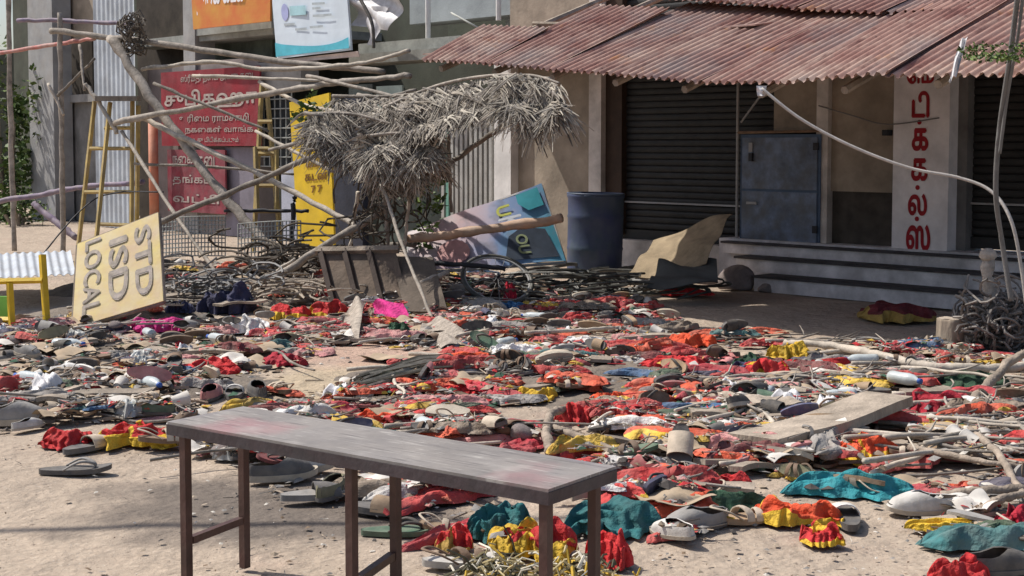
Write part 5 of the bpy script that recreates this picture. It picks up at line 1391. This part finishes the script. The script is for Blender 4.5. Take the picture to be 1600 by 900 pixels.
cloth_at(1190, 1330, 768, 826, 'orange red', 'orange red scarf with yellow stripes below the turquoise cloth', 'yellow', seed=43, border=.10)
cloth_at(1258, 1325, 815, 858, 'red', 'red and yellow scarf end on the bare earth', 'yellow', seed=47, border=.16)
cloth_at(1098, 1222, 762, 802, 'dark green', 'dark green cloth rolled behind the grey clog', seed=44)
cloth_at(1308, 1422, 676, 728, 'orange red', 'orange red cloth looped below the lying plank', 'yellow', seed=45, border=.15)
cloth_at(1412, 1532, 610, 658, 'crimson', 'bright crimson cloth heap near the bent branch', seed=47)
cloth_at(1140, 1212, 543, 592, 'dark green', 'dark green and black rag heap by the yellow cloth', 'navy', seed=48, border=.4)
cloth_at(1160, 1245, 560, 608, 'red', 'red scarf with yellow band below the dark green rags', 'yellow', seed=51, border=.3)
cloth_at(1203, 1272, 528, 562, 'yellow', 'orange yellow cloth fold under the long branch', seed=52)
cloth_at(805, 872, 598, 630, 'yellow', 'creased yellow cloth beside the red bundle', seed=53)
cloth_at(868, 930, 618, 664, 'red', 'round red cloth bundle behind the forked branch', seed=54)
cloth_at(920, 1002, 612, 642, 'orange red', 'flat orange red cloth behind the forked branch', seed=55)
cloth_at(1420, 1575, 808, 834, 'yellow', 'thin yellow scarf stretched along the ground', seed=57)
cloth_at(1560, 1640, 788, 842, 'crimson', 'crimson cloth at the end of the yellow scarf', seed=58)
cloth_at(1455, 1560, 868, 915, 'red', 'red cloth on the bare earth beside the dark box', seed=59)
cloth_at(1360, 1480, 462, 506, 'maroon', 'maroon and brown garland heap in the shade of the steps', 'mustard', seed=60)
cloth_at(1030, 1118, 448, 464, 'red', 'narrow red rag in the shade before the dark tarpaulin', seed=61)
cloth_at(786, 808, 440, 474, 'crimson', 'small upright crimson rag beside the bicycle wheel', seed=62, hk=1.6)
cloth_at(770, 825, 470, 486, 'blue', 'flat blue rag below the bicycle wheel', seed=63)
cloth_at(1048, 1125, 505, 545, 'orange red', 'orange red cloth heap at the edge of the eave shadow', seed=64)
cloth_at(640, 790, 555, 582, 'orange red', 'long faded orange red cloth left of the white cloth', seed=66)
cloth_at(1195, 1345, 555, 582, 'red', 'stretched red cloth strip below the long branch', seed=67)
cloth_at(690, 760, 596, 620, 'red', 'low red rag strip behind the bench', seed=68)
cloth_at(1000, 1110, 560, 588, 'red', 'red rag heap right of the round bundle', seed=69)
cloth_at(540, 620, 640, 668, 'orange red', 'orange rag strip just behind the bench top', seed=70)
for i, (u0, u1, v0, v1, col, lab) in enumerate(((880, 960, 520, 545, 'white', 'bunched white rag by the pale plank'), (1480, 1600, 575, 615, 'dark green', 'dusty dark green netting by the bent branch'), (1020, 1090, 635, 665, 'red', 'red rag left of the lying plank'), (1100, 1180, 735, 768, 'red', 'red rag behind the upright sandal sole'))):
    cloth_at(u0, u1, v0, v1, col, lab, seed=80 + i)
# magenta flag on a stick
c = [PD(578, 500, 11.0), PD(650, 515, 10.6), PD(628, 472, 10.9), PD(578, 470, 11.2)]
draped('pink_flag', 'bright pink cloth stretched over sticks beside the brown board', c, cm('magenta', False), 'cloth', .03, seed=9, n=16)
draped('coconut_matting', 'pale ragged coir mat in front of the broken crate', [PD(520, 542, 9.4), PD(560, 540, 9.4), PD(570, 472, 11.0), PD(545, 470, 11.0)], mat('coir', (.36, .31, .26), .95, .4, 20, bump=.7), 'mat', .03, seed=19)
draped('coconut_matting', 'dome of grey coir matting at the foot of the thin stake', [PD(640, 545, 9.3), PD(735, 545, 9.3), PD(715, 505, 10.0), PD(660, 502, 10.0)], MATS['coir'], 'mat', .05, seed=29)
# ------------------------------------------------------------------ named footwear
def hero(kind, col, u, v, ang, label, **k):
    p = G(u, v); footwear(kind, col, p.x, p.y, ang, label, **k)
    sz_ = .13 * scale_at(v); BOXES.append((u - sz_, u + sz_, v - 18, v + 6))
hero('flip_flop', 'charcoal', 118, 738, 0.15, 'lone charcoal flip-flop with a wide strap on the bare earth', size=1.08, z=0)
hero('slide', 'beige', 138, 702, 1.0, 'beige slipper standing between the red sashes')
hero('shoe', 'grey', 1086, 826, 3.6, 'grey rubber clog with its mouth turned to the bench', size=1.0, z=.0, tiltx=-.1)
hero('sandal', 'tan', 1160, 816, .35, 'worn tan sandal lying behind the grey clog on the bare edge')
hero('shoe', 'white', 1442, 800, 3.2, 'ribbed white slip-on shoe below the turquoise cloth', size=1.05)
hero('slide', 'white', 1322, 815, 1.5, 'white folded slipper right of the red scarf end', z=0)
hero('sneaker', 'charcoal', 442, 748, .4, 'charcoal sneaker under the middle of the bench')
hero('sneaker', 'white', 468, 735, .1, 'whitish sneaker stacked above the charcoal one under the bench')
hero('slide', 'charcoal', 492, 778, .3, 'charcoal slipper in front of the pair under the bench', z=0)
hero('shoe', 'olive', 525, 772, 1.2, 'olive slip-on shoe beside the charcoal slipper')
hero('flip_flop', 'green', 625, 834, .05, 'dark green flip-flop between the middle and right bench legs', z=0)
hero('sandal', 'white', 720, 884, .3, 'white strap sandal beside the straw heap', z=0)
hero('slide', 'tan', 590, 800, -.4, 'tan slipper behind the middle bench leg')
for i, (col, k) in enumerate((('pink', 'shoe'), ('white', 'slide'), ('charcoal', 'shoe'), ('brown', 'sandal'))):
    hero(k, col, 330 + i * 36, 622 - i * 3, 1.5 + .2 * i, '%s %s at the edge of the bare patch of earth' % (col, KNAME[k][1]))
hero('slide', 'beige', 1062, 742, 1.35, 'big beige ribbed sandal sole propped upright in the litter', tilty=-.9, size=1.05)
hero('sneaker', 'grey', 20, 662, .2, 'large grey shoe at the left end of the footwear heap', size=1.2)
hero('sandal', 'brown', 262, 700, .25, 'brown sandal lying beside the left bench leg')
hero('shoe', 'charcoal', 1560, 893, .2, 'charcoal shoe on the red cloth at the edge of the bare earth', size=1.0)
CLM = {}
SCRAPS = []
def scrap_mesh(col, k):
    key = (col, k)
    if key not in CLM:
        q = random.Random(k * 13 + 5)
        CLM[key] = cloth_mesh(q.uniform(.16, .46), q.uniform(.07, .15), q.uniform(.022, .05), k * 17 + 3, cm(col), cm('yellow') if (k in (3, 7) and col in ('red', 'orange red', 'crimson')) else None, n1=28, n2=14)
    return CLM[key]
SCW = {'red': 32, 'crimson': 13, 'orange red': 17, 'pink': 9, 'yellow': 7, 'mustard': 4, 'maroon': 8, 'white': 8, 'teal': 4, 'dark green': 4, 'grey': 10, 'brown': 7, 'navy': 3, 'blue': 2}
def cloth_scrap(u, v):
    p = G(u, v)
    if not clear_of_bench(p): return
    col = QL.choices(list(SCW), list(SCW.values()))[0]
    k = QL.randrange(12); me = scrap_mesh(col, k)
    o = link('cloth_scrap', me); a = QL.gauss(0, .5); s = QL.choice((.5, .7, .85, 1.0, 1.15, 1.35, 1.6)); SCRAPS.append(o)
    z = rest(p.x, p.y, .14 * s, .06 * s, a, .022, q=50)
    o.location = (p.x, p.y, max(0, z - .006)); o.rotation_euler = (QL.uniform(-.08, .08), QL.uniform(-.08, .08), a + (math.pi if QL.random() < .5 else 0)); o.scale = (s, s * QL.uniform(.7, 1.2), s * QL.uniform(.55, .95))
    tag(o, 'small %s cloth scrap%s %s' % (col, ' with yellow edge' if len(me.materials) > 1 else '', near(p.x, p.y)), 'cloth', '%s cloth scraps%s' % (col, ' with a yellow edge' if len(me.materials) > 1 else ''))
STK, PLK = [], []
for k in range(9):
    q = random.Random(k + 50); L_ = q.uniform(.35, .9)
    P = smooth_path([Vector(((i / 4 - .5) * L_, q.uniform(-.04, .04), .012 + q.uniform(0, .02))) for i in range(5)], 4)
    r_ = q.uniform(.005, .013)
    b = MB().tube(P, [r_ * (1 - .45 * i / len(P)) for i in range(len(P))], 6)
    if k % 2:
        c = P[len(P) // 2]; b.tube([c, c + Vector((.08, .05, .02)), c + Vector((.14, .11, .05))], [r_ * .6, r_ * .5, r_ * .25], 5)
    STK.append((L_, b.mesh('stick', M_pale if k % 3 == 0 else M_bamboo, True)))
for k in range(7):
    q = random.Random(k + 90); L_, w_ = q.uniform(.25, .7), q.uniform(.05, .13)
    PLK.append((L_, w_, plank_mesh(L_, w_, q.uniform(.012, .028), k)))
def stick(u, v, a=None):
    p = G(u, v)
    if not clear_of_bench(p): return
    k = QL.randrange(9); L_, me = STK[k]; o = link('dry_stick', me); a = QL.gauss(0, .95) if a is None else a
    z = rest(p.x, p.y, L_ * .42, .03, a, .012, q=75)
    o.location = (p.x, p.y, z); o.rotation_euler = (0, QL.uniform(-.07, .07), a)
    w_ = ('pale' if k % 3 == 0 else 'grey') + (' forked' if k % 2 else ' bent')
    tag(o, '%s dry stick %s' % (w_, near(p.x, p.y)), 'stick', '%s sticks strewn in the litter' % w_)
def plank(u, v):
    p = G(u, v)
    if not clear_of_bench(p): return
    k = QL.randrange(7); L_, w_, me = PLK[k]; o = link('wood_offcut', me); a = QL.gauss(0, .6)
    z = rest(p.x, p.y, L_ * .42, w_ * .5, a, .02, q=70)
    o.location = (p.x, p.y, z); o.rotation_euler = (QL.uniform(-.10, .10), QL.uniform(-.08, .08), a)
    tag(o, '%s weathered plank offcut %s' % ('short' if L_ < .45 else 'long', near(p.x, p.y)), 'plank', '%s plank offcuts in the litter' % ('short' if L_ < .45 else 'long'))
# small rubbish
M_card = mat('brown_cardboard', (0.36, 0.27, 0.18), .95, .3, 6, dust=.3)
M_paper = mat('dirty_white_paper', (0.62, 0.59, 0.55), .9, .2, 6, dust=.3)
M_pet = mat('clear_grey_plastic', (0.50, 0.56, 0.58), .25, .15, 6, dust=.2)
M_cap = mat('blue_cap', (.05, .12, .4), .5, .1, 5)
bot = [('bottle_body', lathe([(0, 0), (.03, .0), (.033, .02), (.031, .07), (.033, .12), (.028, .155), (.013, .18), (.013, .19)], 14, .05).mesh('bottle_body', M_pet, True)), ('bottle_cap', lathe([(.0145, .185), (.0145, .205), (0, .206)], 10).mesh('bottle_cap', M_cap, True))]
cup = [('cup_wall', lathe([(.024, 0), (.036, .085), (.038, .087), (.0345, .084), (.0225, .004), (0, .004)], 14, .03).mesh('cup_wall', M_paper, True))]
def curl_sheet(w_, d_, seed, m, amp):
    q = random.Random(seed); b = MB(); n = 10
    P = [[Vector(((i / n - .5) * w_, (j / n - .5) * d_, abs(amp * math.sin(i * .5 + q.random() * .0 + seed) + amp * .7 * math.sin(j * .6 + i * .25 + seed * 2)) + .006)) for j in range(n + 1)] for i in range(n + 1)]
    b.grid(P); b.grid([[p - Vector((0, 0, .003)) for p in r_] for r_ in P][::-1])
    return b.mesh('sheet', m, True)
CARDS = [curl_sheet(.2 + .05 * k, .14 + .03 * k, k, M_card, .02) for k in range(4)]
PAPS = [curl_sheet(.14 + .03 * k, .12 + .02 * k, k + 7, M_paper, .02) for k in range(4)]
BAGS = [cloth_mesh(.3, .24, .09, 401 + k, M_plas if k < 2 else mat('grey_plastic_film', (.38, .40, .40), .4, .25, 6, dust=.25), n1=24, n2=14) for k in range(3)]
def misc(u, v):
    p = G(u, v)
    if not clear_of_bench(p): return
    a = QL.uniform(0, 6.28); t = QL.random()
    if t < .05:
        e = thing('plastic_bottle', 'clear plastic bottle with blue cap ' + near(p.x, p.y), 'bottle', 'empty plastic bottles in the litter')
        z = rest(p.x, p.y, .08, .03, a, .03); e.location = (p.x, p.y, z + .032); e.rotation_euler = (math.pi / 2, 0, a)
        for n_, me in bot: link(n_, me, e)
    elif t < .11:
        o = link('paper_cup', cup[0][1]); z = rest(p.x, p.y, .05, .03, a, .03); o.location = (p.x, p.y, z + .034); o.rotation_euler = (math.pi / 2 - .15, 0, a)
        tag(o, 'crushed white paper cup ' + near(p.x, p.y), 'cup', 'paper cups in the litter')
    elif t < .5:
        o = link('cardboard_piece', QL.choice(CARDS)); z = rest(p.x, p.y, .12, .08, a, .012, q=70); o.location = (p.x, p.y, z); o.rotation_euler = (QL.uniform(-.1, .1), QL.uniform(-.1, .1), a)
        tag(o, 'curled brown cardboard piece ' + near(p.x, p.y), 'cardboard', 'cardboard pieces in the litter')
    elif t < .72:
        o = link('paper_sheet', QL.choice(PAPS)); z = rest(p.x, p.y, .09, .07, a, .008, q=70); o.location = (p.x, p.y, z); o.rotation_euler = (QL.uniform(-.2, .2), QL.uniform(-.2, .2), a)
        tag(o, 'curled dirty white paper sheet ' + near(p.x, p.y), 'paper', 'paper sheets in the litter')
    elif t < .80:
        k = QL.randrange(3); o = link('plastic_bag', BAGS[k]); z = rest(p.x, p.y, .13, .1, a, .02, q=50); o.location = (p.x, p.y, z); s = QL.uniform(.4, .7); o.scale = (s, s, s); o.rotation_euler = (0, 0, a)
        tag(o, 'crumpled %s plastic bag %s' % ('white' if k < 2 else 'grey', near(p.x, p.y)), 'plastic bag', '%s plastic bags in the litter' % ('white' if k < 2 else 'grey'))
    else:
        rr_ = rest(p.x, p.y, .06, .05, a, .03); sz = QL.uniform(.03, .06)
        k = QL.randrange(4)
        key = 'stonemesh%d' % k
        if key not in CLM:
            o = rock('loose_stone', 'x', (0, 0, 0), (1, .8, .7), M_stone, 20 + k); CLM[key] = o.data
        else: o = link('loose_stone', CLM[key])
        o.location = (p.x, p.y, rr_ + sz * .3); o.scale = (sz, sz, sz); o.rotation_euler = (0, 0, a)
        tag(o, 'loose grey pink stone ' + near(p.x, p.y), 'stone', 'loose stones in the litter')
FK = {'flip_flop': 34, 'slide': 22, 'sandal': 28, 'shoe': 11, 'sneaker': 5}
FCW = {'black': 17, 'charcoal': 14, 'brown': 15, 'tan': 10, 'beige': 13, 'white': 15, 'grey': 13, 'maroon': 6, 'pink': 7, 'green': 4, 'navy': 4, 'olive': 6}
def shoe(u, v):
    p = G(u, v)
    if not clear_of_bench(p, .12): return
    kind = QL.choices(list(FK), list(FK.values()))[0]; col = QL.choices(list(FCW), list(FCW.values()))[0]
    flip = QL.random() < .16
    footwear(kind, col, p.x, p.y, QL.uniform(0, 6.28) if QL.random() < .45 else QL.choice((0, math.pi)) + QL.gauss(0, .5), tiltx=QL.gauss(0, .18) if QL.random() < .8 else QL.choice((-1, 1)) * 1.25, tilty=QL.gauss(0, .1), flip=flip, size=QL.uniform(.62, .88))
spots = sorted([litter_spot() for _ in range(1900)], key=lambda s_: QL.random())
nshoe = 0; late = []
for u, v in spots:
    t = QL.random()
    wts = (.60, .18, .12, .10) if u < 400 else ((.31, .50, .11, .08) if u < 1150 else ((.26, .26, .34, .14) if v < 730 and u > 1250 else (.34, .38, .19, .09)))
    k = QL.choices((0, 1, 2, 3), wts)[0]
    if k == 0 and nshoe < 520: shoe(u, v); nshoe += 1
    elif k == 1:
        if QL.random() < .22: cloth_scrap(u, v)
        else: late.append((u, v))
    elif k == 2: (stick if QL.random() < .6 else plank)(u, v)
    else: misc(u, v)
for u, v in late: cloth_scrap(u, v)
# more splintered wood where the frame fell
for _ in range(85):
    stick(QL.uniform(230, 720), QL.uniform(426, 492), QL.uniform(-1.2, 1.2))
for _ in range(26): plank(QL.uniform(230, 720), QL.uniform(428, 490))
for _ in range(22): stick(QL.uniform(1380, 1600), QL.uniform(600, 770), QL.uniform(-1.2, .9))

# ------------------------------------------------------------------ branches and the long plank
def branch(label, pts, r0, r1, m, name='fallen_branch', fork=None):
    P = []
    for u, v, z in pts:
        g_ = G(u, v, z); g_.z = max(z, .01); P.append(g_)
    P = smooth_path(P, 8); k = len(P); q = random.Random(int(pts[0][0]))
    b = MB().tube([p + Vector((q.uniform(-1, 1), q.uniform(-1, 1), q.uniform(-1, 1))) * r0 * .2 for p in P], [lerp(r0, r1, i / (k - 1)) * q.uniform(.9, 1.12) for i in range(k)], 8)
    if fork:
        Q = smooth_path([G(u, v, z) for u, v, z in fork], 6); b.tube(Q, [lerp(r0 * .8, r1 * .8, i / (len(Q) - 1)) for i in range(len(Q))], 7)
    return tag(b.build(name, m, smooth=True, origin=P[0]), label, 'branch')
M_br = mat('grey_brown_bark', (.30, .245, .195), .9, .45, 10, bump=.5, bscale=50)
branch('long pale peeled branch lying in front of the stump', [(1225, 536, .06), (1300, 540, .07), (1380, 556, .07), (1450, 572, .06), (1540, 576, .05), (1640, 570, .05)], .022, .03, M_pale)
branch('grey branch bent up at the right edge of the litter', [(1516, 630, .06), (1545, 600, .10), (1580, 565, .18), (1640, 535, .28)], .028, .022, M_br)
branch('forked grey branch standing curved behind the bench end', [(860, 706, .03), (854, 672, .07), (862, 645, .08), (885, 640, .06), (930, 632, .05), (985, 628, .05)], .024, .014, M_br, fork=[(862, 668, .06), (910, 684, .06), (960, 704, .05), (1015, 728, .03)])
branch('long twisted twig reaching right of the orange cloth', [(1420, 700, .06), (1480, 710, .07), (1540, 722, .07), (1600, 730, .06)], .016, .01, M_br)
branch('twig pointing down right of the crimson cloth', [(1515, 672, .08), (1560, 710, .08), (1590, 760, .05), (1620, 790, .04)], .018, .014, M_br)
branch('low branch behind the ribbed white shoe', [(1470, 775, .03), (1530, 768, .05), (1600, 765, .05)], .02, .02, M_br)
branch('bent root beside the yellow scarf', [(1530, 800, .02), (1560, 782, .06), (1600, 772, .06)], .018, .014, M_br)
branch('pale stick lying before the white cloth', [(640, 552, .04), (740, 560, .05), (800, 572, .05), (890, 578, .05)], .014, .012, M_pale)
branch('straight pale stick in the red cloth litter', [(820, 520, .06), (900, 516, .06), (960, 512, .06)], .014, .012, M_pale)
c = [G(1160, 706, .05), G(1300, 704, .05), G(1404, 634, .16), G(1262, 640, .13)]
# plank lies on the heap: long edge from near left to far right
A0, A1 = G(1178, 703, .05), G(1392, 634, .12)
dv = (A1 - A0); L_ = dv.length; pm = plank_mesh(L_, .27, .045, 33)
o = link('wide_plank', pm); mid = (A0 + A1) / 2
o.location = mid + Vector((.0, .02, .0)); o.rotation_euler = Euler((-.05, -math.asin((A1.z - A0.z) / L_), math.atan2(dv.y, dv.x)), 'XYZ')
tag(o, 'wide weathered plank lying aslant over the litter', 'plank')
p = G(1200, 640, .06); o = link('chopping_block', plank_mesh(.26, .18, .05, 44)); o.location = p; o.rotation_euler = (0.05, -.03, .1); tag(o, 'short thick beige wood block behind the wide plank', 'wood block')
# long dark bundle of reeds behind the bench
b = MB(); q = random.Random(5)
for k in range(46):
    a0, a1 = G(560 + q.uniform(-12, 12), 622 + q.uniform(-8, 8)), G(760 + q.uniform(-40, 20), 575 + q.uniform(-8, 8))
    z0 = q.uniform(.02, .11)
    b.tube([a0 + Vector((0, 0, z0)), lerp(a0, a1, .5) + Vector((q.uniform(-.03, .03), q.uniform(-.04, .04), z0 + .02)), a1 + Vector((0, 0, z0 * .6))], .008, 4, mi=k % 2)
o = b.build('reed_stalks', [mat('dark_reed', (.12, .11, .085), .9, .4, 9), mat('grey_reed', (.26, .235, .19), .9, .4, 9)]); stuff(o); tag(o, 'long bundle of dark reeds lying behind the bench', 'reeds')
# straw and faded flower strings at the foot of the red heap
b = MB()
for k in range(130):
    cx, cy = q.gauss(775, 28), q.gauss(899, 8)
    p = G(cx, cy); p.z = abs(q.gauss(0, .018)) + .005
    d = Vector((q.gauss(0, 1), q.gauss(0, 1), q.gauss(0, .5))).normalized(); L_ = q.uniform(.04, .13)
    pts = [p, p + d * L_ * .5 + Vector((0, 0, q.uniform(0, .02))), p + d * L_ + Vector((q.uniform(-.02, .02), q.uniform(-.02, .02), -.01))]
    for p_ in pts: p_.z = max(.004, p_.z)
    b.tube(pts, q.uniform(.002, .005), 4, mi=q.choices((0, 1, 2, 3), (4, 3, 4, 1))[0])
o = stuff(b.build('straw_heap', [mat('straw', (.40, .33, .18), .9, .3, 9), mat('pale_straw', (.58, .54, .45), .9, .3, 9), mat('dark_straw', (.09, .085, .055), .9, .3, 9), mat('marigold_dry', (.50, .33, .05), .9, .3, 9)])); tag(o, 'heap of straw and dried flower strings before the red cloth heap', 'straw')
b = MB()
for k in range(140):
    cx, cy = q.gauss(905, 25), q.gauss(905, 7)
    p = G(cx, cy); p.z = abs(q.gauss(0, .03)) + .005
    d = Vector((q.gauss(0, 1), q.gauss(0, 1), q.gauss(0, .4))).normalized(); L_ = q.uniform(.03, .10)
    b.tube([p, p + d * L_ * .5 + Vector((0, 0, .01)), Vector((*(p + d * L_).xy, max(.004, p.z)))], q.uniform(.002, .006), 4, mi=q.choices((0, 1, 2, 3), (2, 2, 2, 3))[0])
o = stuff(b.build('straw_heap', [MATS['straw'], MATS['pale_straw'], MATS['dark_straw'], MATS['marigold_dry']])); tag(o, 'scatter of yellow dried flowers by the right bench leg', 'straw')
# ------------------------------------------------------------------ crumbs: fragments too small to pick apart
def fragments():
    b = MB(); q = random.Random(77)
    cols = [('frag_tan', (.36, .29, .22)), ('frag_grey', (.25, .235, .22)), ('frag_dark', (.075, .065, .06)), ('frag_red', (.42, .03, .035)), ('frag_pale', (.56, .52, .46)), ('frag_brown', (.17, .12, .08)), ('frag_pink', (.48, .20, .18)), ('frag_green', (.05, .11, .07)), ('frag_yellow', (.50, .33, .06))]
    ms = [mat(n_, c_, .9, .35, 20, bump=.1) for n_, c_ in cols]; wts = (8, 8, 6, 4, 5, 6, 2.5, 1.2, 1.2)
    for k in range(20000):
        if k % 12 == 0:
            u, v = QL.uniform(-20, 1620), QL.uniform(500, 900)
            if u < 280 and v > 720 and QL.random() < .8: continue
        else: u, v = litter_spot()
        p = G(u, v)
        if not (3.5 < p.y < 15): continue
        z = ground_h(p.x, p.y); mi = q.choices(range(9), wts)[0]
        if v < 470 and u < 720 and q.random() < .6: mi = q.choice((2, 2, 1, 5))
        if k % 12 == 0: mi = q.choice((0, 1, 2, 5, 4)); z = 0
        s = q.uniform(.010, .034) if k % 12 else q.uniform(.004, .013)
        t = q.random(); P0 = Vector((p.x, p.y, z))
        if t < .5:      # bent flake
            a = q.uniform(0, 6.28); d = Vector((math.cos(a), math.sin(a), q.uniform(-.25, .25))) * s; e_ = Vector((-math.sin(a), math.cos(a), q.uniform(-.3, .3))) * s * q.uniform(.3, .9)
            h = Vector((0, 0, s * q.uniform(.15, .6)))
            b.add([P0 - d - e_, P0 + d * q.uniform(.6, 1) - e_, P0 + d + e_, P0 - d * q.uniform(.5, 1) + e_, P0 + h], [(0, 1, 4), (1, 2, 4), (2, 3, 4), (3, 0, 4)], mi)
        elif t < .75:   # splinter
            a = q.uniform(0, 6.28); L_ = s * q.uniform(1.5, 4); d = Vector((math.cos(a), math.sin(a), q.uniform(-.1, .2))) * L_; b.tube([P0 + Vector((0, 0, .004)), P0 + d + Vector((0, 0, .006))], [s * .14, s * .08], 4, mi)
        else:           # lump
            r3 = [s * q.uniform(.3, .7) for _ in range(6)]
            b.add([P0 + Vector((r3[0], 0, r3[4] * .4)), P0 + Vector((0, r3[1], r3[4] * .5)), P0 + Vector((-r3[2], 0, r3[4] * .3)), P0 + Vector((0, -r3[3], r3[4] * .4)), P0 + Vector((q.uniform(-.2, .2) * s, 0, r3[4])), P0 - Vector((0, 0, .004))],
                  [(0, 1, 4), (1, 2, 4), (2, 3, 4), (3, 0, 4), (1, 0, 5), (2, 1, 5), (3, 2, 5), (0, 3, 5)], mi)
    o = stuff(b.build('litter_crumbs', ms)); tag(o, 'scattered crumbs, flakes and splinters between the footwear', 'litter')
fragments()

# ------------------------------------------------------------------ thick overhead cable that crosses the yard out of frame
S0, S1 = G(-160, 826), G(760, 806)
P = [lerp(S0, S1, t) + SUN_TO * ((5.2 - .5 * math.sin(math.pi * t)) / SUN_TO.z) for t in np.linspace(-.6, 1.6, 16)]
tag(MB().tube(P, .03, 6).build('overhead_cable', M_rubber, smooth=True, origin=P[0]), 'thick black overhead cable whose thin shadow crosses the bare earth', 'cable')

# ------------------------------------------------------------------ the farthest, smallest cloth scraps are one mass
SCRAPS.sort(key=lambda o: o.location.y)
far = SCRAPS[290:]
if far:
    bpy.context.view_layer.update()
    b = MB(); mats_ = []; mi = {}
    for o in far:
        ids = []
        for m in o.data.materials:
            if m.name not in mi: mi[m.name] = len(mats_); mats_.append(m)
            ids.append(mi[m.name])
        M = o.matrix_basis; off = len(b.v)
        b.v += [tuple(M @ v.co) for v in o.data.vertices]
        for p in o.data.polygons:
            b.f.append(tuple(i + off for i in p.vertices)); b.m.append(ids[min(p.material_index, len(ids) - 1)])
        bpy.data.objects.remove(o)
    tag(stuff(b.build('rag_litter', mats_, smooth=True)), 'small far rags trodden into the back of the litter', 'cloth')
